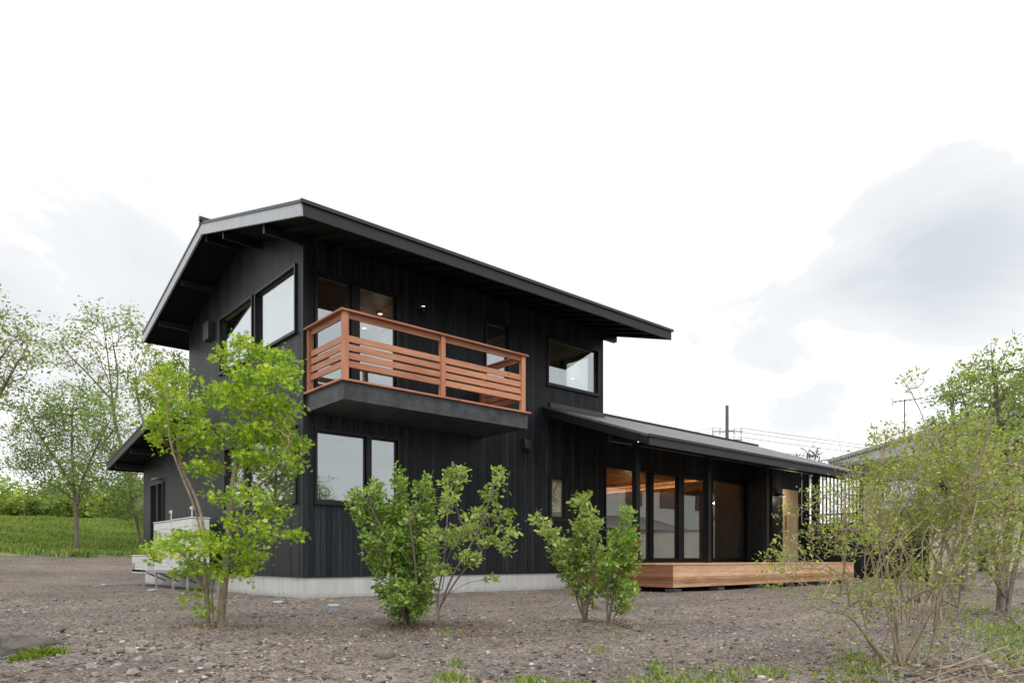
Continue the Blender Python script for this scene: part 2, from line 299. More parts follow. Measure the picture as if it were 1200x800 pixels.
# ------------------------------------------------------------------ mesh helpers
class MB:
    def __init__(s): s.v = []; s.f = []
    def add(s, vs, fs):
        o = len(s.v); s.v += [tuple(map(float, p)) for p in vs]; s.f += [tuple(o + i for i in f) for f in fs]; return s
    def box(s, x0, x1, y0, y1, z0, z1):
        if x0 > x1: x0, x1 = x1, x0
        if y0 > y1: y0, y1 = y1, y0
        if z0 > z1: z0, z1 = z1, z0
        return s.add([(x0, y0, z0), (x1, y0, z0), (x1, y1, z0), (x0, y1, z0), (x0, y0, z1), (x1, y0, z1), (x1, y1, z1), (x0, y1, z1)],
              [(0, 3, 2, 1), (4, 5, 6, 7), (0, 1, 5, 4), (1, 2, 6, 5), (2, 3, 7, 6), (3, 0, 4, 7)])
    def prism(s, poly, vec):
        """poly: planar 3D outline, extruded by vec"""
        n = len(poly); p = [np.array(q, float) for q in poly]; w = np.array(vec, float)
        nn = sum((np.cross(p[i] - p[0], p[(i + 1) % n] - p[0]) for i in range(1, n - 1)), np.zeros(3))
        if np.dot(nn, w) > 0: p = p[::-1]
        vs = p + [q + w for q in p]
        return s.add(vs, [tuple(range(n)), tuple(range(2 * n - 1, n - 1, -1))] + [(i, n + i, n + (i + 1) % n, (i + 1) % n) for i in range(n)])
    def tube(s, pts, r, k=8):
        pts = [np.array(p, float) for p in pts]; rs = r if hasattr(r, '__len__') else [r] * len(pts); o = len(s.v); vs = []; fs = []
        for i, p in enumerate(pts):
            d = pts[min(i + 1, len(pts) - 1)] - pts[max(i - 1, 0)]; d /= np.linalg.norm(d) + 1e-9
            a = np.cross(d, (0, 0, 1) if abs(d[2]) < .9 else (1, 0, 0)); a /= np.linalg.norm(a); bb = np.cross(d, a)
            vs += [p + rs[i] * (math.cos(2 * math.pi * j / k) * a + math.sin(2 * math.pi * j / k) * bb) for j in range(k)]
        for i in range(len(pts) - 1):
            fs += [(i * k + j, i * k + (j + 1) % k, (i + 1) * k + (j + 1) % k, (i + 1) * k + j) for j in range(k)]
        fs += [tuple(range(k - 1, -1, -1)), tuple((len(pts) - 1) * k + j for j in range(k))]
        return s.add(vs, fs)
    def build(s, name, material, parent=None, smooth=False, bevel=0):
        me = bpy.data.meshes.new(name); me.from_pydata(s.v, [], s.f); me.materials.append(material); me.update()
        if smooth: me.polygons.foreach_set('use_smooth', [True] * len(me.polygons))
        o = bpy.data.objects.new(name, me); COL.objects.link(o)
        if parent is not None: o.parent = parent
        if bevel:
            bv = o.modifiers.new('bevel', 'BEVEL'); bv.width = bevel; bv.segments = 2; bv.limit_method = 'ANGLE'
        return o
def box(*a): return MB().box(*a)
def tag(o, label, cat, group=None, kind=None):
    if label: o['label'] = label
    if cat: o['category'] = cat
    if group: o['group'] = group
    if kind: o['kind'] = kind
    return o
def empty(name, label, cat, loc=(0, 0, 0), group=None):
    o = bpy.data.objects.new(name, None); COL.objects.link(o); o.location = loc; o.empty_display_size = .2
    return tag(o, label, cat, group)
def npmesh(name, verts, faces, material, parent=None, smooth=False, rnd=None):
    """faces: (n,k) index array"""
    me = bpy.data.meshes.new(name); n, k = faces.shape
    me.vertices.add(len(verts)); me.vertices.foreach_set('co', np.ascontiguousarray(verts, np.float32).ravel())
    me.loops.add(n * k); me.loops.foreach_set('vertex_index', np.ascontiguousarray(faces, np.int32).ravel())
    me.polygons.add(n); me.polygons.foreach_set('loop_start', np.arange(0, n * k, k, dtype=np.int32)); me.polygons.foreach_set('loop_total', np.full(n, k, np.int32))
    if smooth: me.polygons.foreach_set('use_smooth', np.ones(n, bool))
    me.update(calc_edges=True); me.validate()
    if rnd is not None:
        a = me.attributes.new('rnd', 'FLOAT', 'FACE'); a.data.foreach_set('value', rnd.astype(np.float32))
    me.materials.append(material)
    o = bpy.data.objects.new(name, me); COL.objects.link(o)
    if parent is not None: o.parent = parent
    return o

# ------------------------------------------------------------------ ground
def smooth(x, a, b):
    x = np.clip((x - a) / (b - a), 0, 1); return x * x * (3 - 2 * x)
def gz(x, y):
    x = np.asarray(x, float); y = np.asarray(y, float)
    side = 1 - smooth(x, 9, 22)
    h = side * (.73 * smooth(y, 10.8, 16.6) + 1.55 * np.clip((y - 16.5) / 9, 0, 1) + .12 * smooth(y, 25.5, 30))
    near = np.hypot(x - CAM[0], y - CAM[1])
    n = .022 * np.sin(2.1 * x + 1.3 * np.sin(1.1 * y)) * np.sin(1.7 * y + .8) + .012 * np.sin(5.3 * x + 2 * np.sin(2.7 * y) + 1) * np.sin(4.4 * y - 1.2 * x)
    house = smooth(np.maximum(np.maximum(-x, x - 17), np.maximum(-y - 2.6, y - 10)), .0, 1.0)
    n = n * (.35 + .65 * house)
    for bx_, by_, w_ in ((-2.95, -4.34, .32), (-1.47, -5.52, .26), (-1.47, -6.05, .18), (.15, -6.34, .22), (.125, -6.69, .2), (-.69, -9.69, .3), (4.43, -8.93, .4)):
        n = n + .035 * np.exp(-((x - bx_) ** 2 + (y - by_) ** 2) / w_ ** 2)
    mound = .07 * np.exp(-(((x + 4.0) / .8) ** 2 + ((y + 6.3) / .9) ** 2))
    return h + n + mound - .012
def axis(lo, hi, fine0, fine1, step):
    a = list(np.arange(fine0, fine1 + 1e-6, step)); s = step; x = fine0
    left = []
    while x > lo: s *= 1.22; x -= s; left.append(x)
    s = step; x = a[-1]; right = []
    while x < hi: s *= 1.22; x += s; right.append(x)
    return np.array(left[::-1] + a + right)
gxs = axis(-420, 620, -7, 6, .07); gys = axis(-420, 620, -10.6, 0.5, .07)
GX, GY = np.meshgrid(gxs, gys, indexing='ij'); GZ = gz(GX, GY)
rg = np.random.default_rng(5)
dcam = np.hypot(GX - CAM[0], GY - CAM[1]); GZ = GZ + rg.normal(0, .007, GZ.shape) * (dcam < 14) * (dcam > 2)
ni, nj = GX.shape; idx = np.arange(ni * nj).reshape(ni, nj)
gf_ = np.stack([idx[:-1, :-1], idx[1:, :-1], idx[1:, 1:], idx[:-1, 1:]], -1).reshape(-1, 4)
g = npmesh('ground', np.stack([GX, GY, GZ], -1).reshape(-1, 3), gf_, M['ground'], smooth=True); g['kind'] = 'structure'

# ------------------------------------------------------------------ house
house = empty('house', 'black timber two-storey house with a red balcony, long eaves and a low glazed wing', 'house')
def H(mb, name, material, parent=None, **k): return mb.build(name, M[material], parent or house, **k)
XW, YB, YL, XE = 7.62, 6.14, 10.16, 15.70      # block right end, block back, lean-to back, wing end
ZF = .36
def roofz(y):                                   # top of the main roof
    return 5.856 + .285 * (y + 1.665) if y < 2.75 else 7.114 - .263 * (y - 2.75)
SOF = .20
# walls with openings: built as vertical strips so that nothing overlaps
def wall_x(x0, x1, y, t, z0, ztop, holes):
    """wall along X, outer face at y, thickness t inward (+y); holes (x0,x1,z0,z1)"""
    mb = MB(); xs = sorted({x0, x1, *[h[0] for h in holes], *[h[1] for h in holes]})
    for a, b_ in zip(xs, xs[1:]):
        hs = sorted([(h[2], h[3]) for h in holes if h[0] < (a + b_) / 2 < h[1]]); z = z0
        for h0, h1 in hs: mb.box(a, b_, y, y + t, z, h0); z = h1
        mb.box(a, b_, y, y + t, z, ztop)
    return mb
def wall_y(y0, y1, x, t, z0, topf, holes):
    mb = MB(); ys = sorted({y0, y1, 2.75, *[h[0] for h in holes], *[h[1] for h in holes]})
    ys = [q for q in ys if y0 <= q <= y1]
    for a, b_ in zip(ys, ys[1:]):
        hs = sorted([(h[2], h[3]) for h in holes if h[0] < (a + b_) / 2 < h[1]]); z = z0
        for h0, h1 in hs: mb.box(x, x + t, a, b_, z, h0); z = h1
        mb.prism([(x, a, z), (x, b_, z), (x, b_, topf(b_)), (x, a, topf(a))], (t, 0, 0))
    return mb
T = .16
W_front = [(5.727, 7.45, 4.544, 5.64), (3.94, 4.63, 4.30, 5.61), (.20, 1.88, 3.52, 5.60), (.20, 1.90, 1.62, 2.91), (5.79, 6.37, 1.52, 2.55)]
W_gable = [(.25, 2.08, 4.56, 5.75), (2.19, 4.04, 4.56, 5.75), (.23, 3.75, 1.64, 2.97), (8.18, 9.36, .75, 2.66)]
W_right = [(.36, 1.30, 4.60, 5.66)]
top_main = lambda y: roofz(y) - SOF - .004
H(wall_x(0, XW, 0, T, ZF, top_main(0), W_front), 'wall', 'siding')
lean_top = lambda y: 4.16 + (4.95 - y) * .146 - .15
def gable_top(y): return top_main(y) if y < YB else lean_top(y)
H(wall_y(T, YB, 0, T, ZF, top_main, W_gable[:3]), 'wall', 'siding')
H(wall_y(YB + .002, YL, 0, T, ZF, lean_top, W_gable[3:]), 'wall', 'siding')
H(wall_y(T, YB, XW - T, T, 3.2, top_main, W_right), 'wall', 'siding')
H(box(T + .01, XW - T - .01, YB - T, YB, 3.4, top_main(YB)).box(T + .01, XW, YL - T, YL, ZF, lean_top(YL)).box(XW - .16, XW, 4.3, YL - T - .01, ZF, 3.0), 'wall', 'siding')
# wing walls
W_wing = [(7.66, 9.44, .60, 2.93), (9.47, 12.02, .60, 2.93), (12.20, 13.86, .60, 2.95)]
H(wall_x(XW + .003, 13.95, 0, T, ZF, 3.72, W_wing), 'wall', 'siding')
H(box(13.95, 14.09, -.9, T, ZF, 3.61).add(*(lambda m: (m.v, m.f))(wall_x(14.093, XE, -.9, T, ZF, 3.61, [(14.52, 15.50, .575, 2.73)]))), 'wall', 'siding')
H(box(XE - T, XE, -.9 + T + .003, 5.0, ZF, 3.6).box(XW + .01, XE - T - .01, 5.0 - T, 5.0, ZF, 3.0), 'wall', 'siding')
# foundation
H(box(.012, XW, .012, T, -.3, ZF).box(.012, T, T, YL, -.3, ZF).box(XW, XE, .02, T, -.3, ZF), 'foundation', 'concrete')
H(box(-.012, XW, -.012, .02, ZF - .012, ZF + .012).box(-.012, .02, .022, YL, ZF - .012, ZF + .012), 'base_flashing', 'frame')

# main roof
XL_, XR = -.80, 8.10
ye, yr, yb = -1.665, 2.75, 6.99
def slope_slab(x0, x1, ya, za, yb_, zb, t):
    return MB().prism([(x0, ya, za), (x0, yb_, zb), (x0, yb_, zb - t), (x0, ya, za - t)], (x1 - x0, 0, 0))
rf = H(slope_slab(XL_, XR, ye, roofz(ye), yr, roofz(yr), .05), 'roof', 'barge')
H(slope_slab(XL_ , XR, yr + .001, roofz(yr), yb, roofz(yb), .05), 'roof_back', 'barge', rf)
sf = slope_slab(XL_ + .05, XR - .05, ye + .05, roofz(ye + .05) - .053, yr, roofz(yr) - .053, .14)
H(sf, 'soffit', 'soffit', rf)
H(slope_slab(XL_ + .05, XR - .05, yr + .001, roofz(yr) - .053, yb - .05, roofz(yb - .05) - .053, .14), 'soffit', 'soffit', rf)
# bargeboards, gable end (left) and right, fascia along the eaves
for xx in (XL_ + .012, XR - .046):
    for (a, za, b_, zb) in ((ye + .03, roofz(ye + .03), yr, roofz(yr)), (yr + .001, roofz(yr), yb - .03, roofz(yb - .03))):
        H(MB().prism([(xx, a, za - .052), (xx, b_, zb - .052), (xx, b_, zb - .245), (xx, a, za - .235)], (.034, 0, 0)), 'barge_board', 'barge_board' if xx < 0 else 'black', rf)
H(box(XL_ + .05, XR - .05, ye + .012, ye + .046, roofz(ye) - .225, roofz(ye) - .052), 'fascia', 'black', rf)
H(box(XL_ + .05, XR - .05, yb - .046, yb - .012, roofz(yb) - .225, roofz(yb) - .052), 'fascia', 'black', rf)
H(box(XL_ - .012, XR + .012, ye - .02, ye - .001, roofz(ye) - .045, roofz(ye) + .008), 'eave_drip', 'barge', rf)
H(MB().tube([(XL_ - .03, yr, roofz(yr) + .045), (XR + .03, yr, roofz(yr) + .045)], .055, 10).box(XL_ + .0, XR, yr - .12, yr + .12, roofz(yr) - .04, roofz(yr) + .02), 'ridge_cap', 'barge', rf, smooth=False)
for y, hh in ((-.05, .19), (1.83, .17), (2.75, .17), (4.3, .15), (5.95, .15)):
    zt = roofz(y) - SOF - .01
    H(box(XL_ + .10, -.002, y - .03, y + .03, zt - hh + .03, zt), 'purlin', 'black', rf); H(box(XW + .002, XR - .1, y - .055, y + .055, zt - hh, zt), 'purlin', 'black', rf)
for i in range(20):                             # rafters under the front eave
    x = -.42 + i * .455
    if x > XR - .2: break
    a, b_ = ye + .06, -.06
    H(MB().prism([(x, a, roofz(a) - .196), (x, b_, roofz(b_) - .196), (x, b_, roofz(b_) - .28), (x, a, roofz(a) - .24)], (.05, 0, 0)), 'rafter', 'soffit', rf)
# lean-to roof at the back
lz = lambda y: 4.16 + (4.95 - y) * .146
lr = H(slope_slab(-.8, XW + .3, YB + .02, lz(YB), 10.78, lz(10.78), .05), 'lean_to_roof', 'barge')
H(slope_slab(-.75, XW + .25, YB + .02, lz(YB) - .053, 10.73, lz(10.73) - .053, .09), 'soffit', 'soffit', lr)
H(MB().prism([(-.79, YB + .02, lz(YB) - .052), (-.79, 10.76, lz(10.76) - .052), (-.79, 10.76, lz(10.76) - .20), (-.79, YB + .02, lz(YB) - .22)], (.034, 0, 0)), 'barge_board', 'barge', lr)
H(box(-.75, XW + .2, 10.735, 10.76, lz(10.75) - .2, lz(10.75) - .052), 'fascia', 'black', lr)
for y in (6.9, 8.5, 10.1):
    H(box(-.70, -.002, y - .05, y + .05, lz(y) - .30, lz(y) - .15), 'purlin', 'black', lr)

# wing roof: left verge, eave, ridge
wz = lambda y: 4.059 + .3465 * y
WX0, WX1, WE, WR = 5.607, 16.6, -2.925, 1.15
wr = H(MB().prism([(WX0, WE, wz(WE)), (WX0, -.004, wz(-.004)), (WX0, -.004, wz(0) - .045), (WX0, WE, wz(WE) - .045)], (XW - WX0, 0, 0)).prism(
    [(XW + .001, WE, wz(WE)), (XW + .001, WR, wz(WR)), (XW + .001, WR, wz(WR) - .045), (XW + .001, WE, wz(WE) - .045)], (WX1 - XW - .001, 0, 0)).prism(
    [(XW + .001, WR, wz(WR)), (XW + .001, 5.8, wz(WR) - .3465 * (5.8 - WR)), (XW + .001, 5.8, wz(WR) - .3465 * (5.8 - WR) - .045), (XW + .001, WR, wz(WR) - .045)], (WX1 - XW - .001, 0, 0)), 'wing_roof', 'shingle')
H(MB().prism([(WX0 + .04, WE + .04, wz(WE + .04) - .048), (WX0 + .04, -.006, wz(0) - .048), (WX0 + .04, -.006, wz(0) - .16), (WX0 + .04, WE + .04, wz(WE + .04) - .16)], (WX1 - WX0 - .08, 0, 0)), 'soffit', 'soffit', wr)
H(box(WX0 + .03, WX1 - .01, WE + .006, WE + .036, wz(WE) - .20, wz(WE) - .047), 'fascia', 'barge', wr)
H(box(WX0 - .012, WX1 + .012, WE - .022, WE - .002, wz(WE) - .045, wz(WE) + .008), 'eave_drip', 'barge', wr)
for xx, top in ((WX0 + .006, -.006), (WX1 - .04, WR)):
    H(MB().prism([(xx, WE + .037, wz(WE + .037) - .047), (xx, top, wz(top) - .047), (xx, top, wz(top) - .22), (xx, WE + .037, wz(WE + .037) - .20)], (.03, 0, 0)), 'barge_board', 'black', wr)
H(box(XW + .01, WX1 + .02, WR - .10, WR + .10, wz(WR) - .02, wz(WR) + .035), 'ridge_cap', 'barge', wr)
H(MB().prism([(WX0 + .2, -.004, wz(0) + .002), (WX0 + .2, -.004, wz(0) + .10), (WX0 + .2, -.03, wz(0) + .10), (WX0 + .2, -.05, wz(0) - .012)], (XW - WX0 - .2, 0, 0)), 'wall_flashing', 'barge', wr)
PY = -1.85
zb_ = wz(PY) - .165
H(box(5.72, 16.4, PY - .055, PY + .055, zb_ - .20, zb_), 'eave_beam', 'black', wr)
for x in (6.56, 9.21, 11.86, 14.62):
    H(box(x - .06, x + .06, PY - .06, PY + .06, .575, zb_ - .203), 'porch_post', 'frame', bevel=.004)
for x in np.arange(6.1, 16.4, .455):
    H(MB().prism([(x, WE + .05, wz(WE + .05) - .163), (x, PY - .06, wz(PY - .06) - .163), (x, PY - .06, wz(PY - .06) - .24), (x, WE + .05, wz(WE + .05) - .20)], (.045, 0, 0)), 'rafter', 'soffit', wr)
for x in (6.42, 10.0):                           # the two tiny eave lamps that glint
    o = H(MB().tube([(x, -2.02, wz(-2.02) - .165), (x, -2.02, wz(-2.02) - .26)], .03, 10), 'eave_lamp', 'iron')
    H(MB().tube([(x, -2.02, wz(-2.02) - .262), (x, -2.02, wz(-2.02) - .275)], .009, 10), 'lamp_lens', 'lamp', o)

# windows: frame (outer bars) with panes as sub-parts; facing 'y' (front, plane y) or 'x' (gable, plane x)
def window(face, pl, a0, a1, z0, z1, mull=(), fw=.045, out=.035, glassname='glass', sash=()):
    def bx(mb, p0, p1, d0, d1, q0, q1):
        if face == 'y': mb.box(p0, p1, pl + d0, pl + d1, q0, q1)
        elif face == 'x': mb.box(pl + d0, pl + d1, p0, p1, q0, q1)
        else: mb.box(pl - d1, pl - d0, p0, p1, q0, q1)
    mb = MB(); e = .002
    bx(mb, a0 + e, a0 + fw, -out, .10, z0 + e, z1 - e); bx(mb, a1 - fw, a1 - e, -out, .10, z0 + e, z1 - e)
    bx(mb, a0 + fw, a1 - fw, -out, .10, z0 + e, z0 + fw); bx(mb, a0 + fw, a1 - fw, -out, .10, z1 - fw, z1 - e)
    for m0, m1 in mull: bx(mb, m0, m1, -out + .004, .10, z0 + fw, z1 - fw)
    bx(mb, a0 - .02, a1 + .02, -out - .022, -.001, z0 - .022, z0 - .002)     # drip sill
    w = H(mb, 'window', 'frame')
    edges = [a0 + fw] + [q for m_ in mull for q in m_] + [a1 - fw]
    for p0, p1 in zip(edges[::2], edges[1::2]):
        sm = MB(); k = .028
        bx(sm, p0 + .001, p0 + k, .02, .07, z0 + fw + .001, z1 - fw - .001); bx(sm, p1 - k, p1 - .001, .02, .07, z0 + fw + .001, z1 - fw - .001)
        bx(sm, p0 + k, p1 - k, .02, .07, z0 + fw + .001, z0 + fw + k); bx(sm, p0 + k, p1 - k, .02, .07, z1 - fw - k, z1 - fw - .001)
        H(sm, 'sash', 'frame', w)
        gm = MB(); bx(gm, p0 + .02, p1 - .02, .042, .048, z0 + fw + .02, z1 - fw - .02)
        H(gm, 'pane', glassname, w)
    return w
window('y', 0, *W_front[0][:2], *W_front[0][2:])
window('y', 0, *W_front[1])
window('y', 0, *W_front[2], mull=[(.90, 1.06)], fw=.05)
window('y', 0, *W_front[3], mull=[(1.20, 1.30)])
window('y', 0, *W_front[4], fw=.07, glassname='glass_wing')
window('x', 0, *W_gable[0]); window('x', 0, *W_gable[1])
window('x', 0, *W_gable[2], mull=[(2.55, 2.64)])
window('x', 0, *W_gable[3], mull=[(8.66, 8.74)], glassname='glass_wing')
window('X', XW, *W_right[0])
window('y', 0, *W_wing[0], fw=.035, glassname='glass_wing')
window('y', 0, *W_wing[1], mull=[(10.62, 10.86)], fw=.06, glassname='glass_wing')
window('y', 0, *W_wing[2], fw=.06, glassname='glass_wing')
# oak entrance door
d = H(box(14.522, 15.498, -.885, -.84, .58, 2.728), 'door', 'door')
H(MB().tube([(14.66, -.94, 1.35), (14.66, -.94, 1.95)], .014, 8).box(14.65, 14.67, -.94, -.884, 1.40, 1.42).box(14.65, 14.67, -.94, -.884, 1.88, 1.90), 'handle', 'iron', d)
H(MB().box(14.522, 14.525, -.905, -.886, .58, 2.73).box(15.0, 15.006, -.888, -.8845, .60, 2.70), 'door_groove', 'iron', d)
# wall fittings
o = H(MB().tube([(14.20, -1.03, 2.50), (14.20, -1.03, 2.53)], .12, 20).box(14.18, 14.22, -1.03, -.902, 2.535, 2.56), 'wall_lamp', 'iron'); H(MB().tube([(14.20, -1.03, 2.475), (14.20, -1.03, 2.499)], .10, 20), 'lamp_shade', 'capw', o)
o = H(box(-.12, -.002, 4.44, 4.78, 5.42, 5.80), 'vent_box', 'barge', bevel=.006)
o = H(MB().prism([(4.98, -.002, 3.03), (4.98, -.13, 3.03), (4.98, -.13, 3.17), (4.98, -.09, 3.25), (4.98, -.002, 3.28)], (.17, 0, 0)), 'vent_hood', 'barge', bevel=.02)
o = H(MB().tube([(2.40, -.06, 5.47), (2.40, -.06, 5.35)], .045, 12).box(2.37, 2.43, -.06, -.002, 5.40, 5.44), 'wall_lamp', 'iron'); H(MB().tube([(2.40, -.06, 5.471), (2.40, -.06, 5.485)], .03, 12), 'lamp_lens', 'lamp', o)
o = H(MB().prism([(-.16, 8.35, 2.72), (-.16, 8.75, 2.72), (-.002, 8.75, 2.76), (-.002, 8.35, 2.76)], (0, 0, .03)), 'door_canopy', 'galv')
L = bpy.data.lights.new('door_lamp_light', 'POINT'); L.energy = 9; L.color = (1, .82, .6); L.shadow_soft_size = .03
lo = bpy.data.objects.new('door_lamp_light', L); COL.objects.link(lo); lo.location = (14.35, -1.25, 2.42); lo.parent = house
# lattice screen at the end of the porch
ls = H(box(16.02, 16.10, -.95, -.87, .36, 3.30), 'lattice_screen', 'black')
for i, x in enumerate((15.73, 15.82, 15.91)): H(box(x, x + .035, -.93, -.89, .58, 3.28), 'slat', 'black', ls)
n_sl = 13
for i in range(n_sl):
    y = -1.03 - i * .112
    H(box(16.04, 16.08, y - .032, y, .58, 3.20 - .0 * i), 'slat', 'black', ls)
H(box(16.03, 16.09, -2.47, -.953, .56, .579), 'rail', 'black', ls); H(box(16.081, 16.11, -2.47, -.953, 1.98, 2.03), 'rail', 'black', ls)
H(box(16.0, 16.1, -2.56, -2.475, .36, 3.06), 'screen_post', 'black', ls)

# balcony
bl_ = H(box(.06, 3.95, -1.315, -.003, 3.16, 3.235).box(.06, .105, -1.315, -.003, 3.236, 3.446).box(3.905, 3.95, -1.315, -.003, 3.236, 3.446).box(.106, 3.904, -1.315, -1.27, 3.236, 3.446), 'balcony', 'beam')
for k in range(10):
    y0 = -1.365 + k * .136
    H(box(0.0, 4.0, y0, y0 + .13, 3.449, 3.479), 'floor_board', 'redwood', bl_)
for (x, y) in ((.098, -1.285), (1.96, -1.285), (3.84, -1.285), (.098, -.06), (3.84, -.06)):
    H(box(x - .045, x + .045, y - .045, y + .045, 3.481, 4.532), 'post', 'redwood_z', bl_, bevel=.004)
H(box(.0, 3.94, -1.365, -1.225, 4.534, 4.566), 'handrail', 'redwood', bl_, bevel=.004)
H(box(.0, .15, -1.223, -.004, 4.534, 4.566), 'handrail', 'redwood_y', bl_, bevel=.004)
H(box(3.79, 3.94, -1.223, -.004, 4.534, 4.566), 'handrail', 'redwood_y', bl_, bevel=.004)
for x0, x1 in ((.144, 1.914), (2.006, 3.794)):
    H(box(x0, x1, -1.30, -1.27, 4.44, 4.531), 'under_rail', 'redwood', bl_)
    for zt in (4.175, 4.042, 3.91, 3.778):
        H(box(x0, x1, -1.298, -1.270, zt - .098, zt), 'slat', 'redwood', bl_)
for x in (.085, 3.825):
    H(box(x, x + .03, -1.239, -.106, 4.44, 4.531), 'under_rail', 'redwood_y', bl_)
    for zt in (4.175, 4.042, 3.91, 3.778):
        H(box(x, x + .028, -1.239, -.106, zt - .098, zt), 'slat', 'redwood_y', bl_)

# interiors
H(box(T + .01, XW - T - .01, T + .01, YL - T - .02, .45, .60), 'room_floor', 'floor_in')
H(box(T + .01, XW - T - .01, T + .01, YB - T - .02, 3.0, 3.05), 'room_ceiling', 'ceil_up')
H(box(T + .01, XW - T - .01, T + .01, YB - T - .02, 3.32, 3.46), 'room_floor', 'floor_in')
H(box(T + .01, XW - T - .01, T + .01, YB - T - .02, 5.66, 5.71), 'room_ceiling', 'ceil_up')
H(box(T + .005, XW - .3, 4.2, 4.28, .602, 2.998).box(XW - .24, XW - .165, T + .01, 4.19, .602, 2.998), 'partition', 'plaster')
H(box(T + .005, XW - .3, 4.2, 4.28, 3.462, 5.658).box(5.0, 5.08, T + .01, 4.19, 3.462, 5.658).box(2.9, 2.98, T + .01, 4.19, 3.462, 5.658), 'partition', 'plaster')
H(box(.18, .195, 2.62, 3.72, 1.60, 2.98), 'curtain', 'plaster')
H(box(13.92, 13.945, T + .01, 1.598, .59, 3.018).box(13.101, 13.945, 1.60, 1.64, .59, 3.018), 'partition', 'plaster_dark')
H(box(XW + .02, XE - T - .02, T + .01, 4.8, .45, .585), 'room_floor', 'floor_in')
H(box(XW + .02, XE - T - .02, T + .01, 4.8, 3.02, 3.07), 'room_ceiling', 'ceil')
H(box(XW + .02, XE - T - .02, 4.7, 4.8, .59, 3.018).box(13.0, 13.1, 1.6, 4.69, .59, 3.018), 'partition', 'plaster_dark')
o = H(box(12.86, 12.90, .5, 4.69, 2.70, 2.86), 'cove_valance', 'ceil')
H(box(12.93, 12.97, .6, 4.65, 2.80, 2.84), 'cove_lamp', 'warm', o)
o = H(box(8.2, 12.80, 4.52, 4.56, 2.70, 2.86), 'cove_valance', 'ceil')
H(box(8.3, 12.7, 4.60, 4.64, 2.80, 2.84), 'cove_lamp', 'warm', o)
H(box(10.1, 10.25, 1.0, 1.15, .59, 3.018), 'room_post', 'ceil')
H(box(9.3, 12.2, 1.9, 2.5, .59, 1.45).box(9.25, 12.25, 1.85, 2.55, 1.451, 1.49), 'kitchen_counter', 'dark_in')
H(MB().box(10.0, 10.04, .9, 1.3, .59, 1.2).box(10.7, 10.74, .9, 1.3, .59, 1.2).box(9.98, 10.76, .88, 1.32, 1.201, 1.24), 'side_table', 'white')

def room_lamp(x, y, z, power, col, lab_=None):
    o = H(MB().tube([(x, y, z), (x, y, z - .03)], .06, 14), 'ceiling_lamp', 'plaster'); H(MB().tube([(x, y, z - .031), (x, y, z - .038)], .045, 14), 'lamp_lens', 'lamp', o)
    L = bpy.data.lights.new('room_and_fill_light', 'POINT'); L.energy = power; L.color = col; L.shadow_soft_size = .012
    lo = bpy.data.objects.new('room_and_fill_light', L); COL.objects.link(lo); lo.location = (x, y, z - .35); lo.parent = house
for x, y in ((2.2, 1.2), (2.4, 2.2)): room_lamp(x, y, 5.655, 2.2, (1, .80, .62))
room_lamp(6.3, 2.2, 5.655, 14, (1, .9, .72)); room_lamp(4.2, 2.0, 5.655, 3, (1, .85, .68)); room_lamp(5.9, 2.6, 2.995, 26, (1, .62, .34))  # lamps added to lift these dark rooms, no fixtures seen there
L = bpy.data.lights.new('cove_light', 'AREA'); L.shape = 'RECTANGLE'; L.size = .05; L.size_y = 4.0; L.energy = 13; L.color = (1, .50, .19)
for x_, y_ in ((9.2, 2.4), (11.6, 2.4)):  # added fill lights without fixtures, brightening the wing ceiling evenly
    LP = bpy.data.lights.new('room_and_fill_light', 'POINT'); LP.energy = 15; LP.color = (1, .56, .25); LP.shadow_soft_size = .03
    lo = bpy.data.objects.new('room_and_fill_light', LP); COL.objects.link(lo); lo.location = (x_, y_, 2.25); lo.parent = house
lo = bpy.data.objects.new('cove_light', L); COL.objects.link(lo); lo.location = (12.95, 2.6, 2.855); lo.rotation_euler = (R(180), R(20), 0); lo.parent = house
L2 = bpy.data.lights.new('cove_light', 'AREA'); L2.shape = 'RECTANGLE'; L2.size = 4.2; L2.size_y = .05; L2.energy = 10; L2.color = (1, .50, .19)
lo = bpy.data.objects.new('cove_light', L2); COL.objects.link(lo); lo.location = (10.5, 4.62, 2.855); lo.rotation_euler = (R(180) , 0, 0); lo.parent = house

# deck (stands on its own feet in front of the wing)
dk = empty('wooden_deck', 'low larch deck with three-board skirt in front of the glazed wing', 'deck')
DX0, DX1, DY = 6.46, 14.78, -2.847
for k in range(3):
    z0 = .092 + k * .150
    H(box(DX0 + .03, DX1, DY, DY + .03, z0, z0 + .147), 'skirt_board', 'deck', dk)
    H(box(DX0, DX0 + .029, DY, -.02, z0, z0 + .147), 'side_skirt_board', 'deck_y', dk)
for k in range(20):
    y0 = DY - .012 + k * .142
    if y0 > -.15 and k == 20: break
    yb2 = min(y0 + .137, -.045)
    H(box(DX0 - .012, 14.08 if y0 > -1.1 else DX1 + .01, y0, yb2, .543, .572) if y0 < -1.1 or y0 > -10 and y0 > -.9 + 9 else box(DX0 - .012, 13.90, y0, yb2, .543, .572), 'deck_board', 'deck', dk)
for x in (6.9, 8.5, 10.1, 11.7, 13.2, 14.5):
    H(box(x - .05, x + .05, DY + .25, DY + .35, .05, .54), 'deck_leg', 'frame', dk)
    H(box(x - .11, x + .11, DY + .18, DY + .42, -.06, .05), 'footing_block', 'concrete', dk)
H(box(DX0 + .1, DX1 - .1, DY + .36, DY + .40, .10, .542), 'joist', 'dark_in', dk)

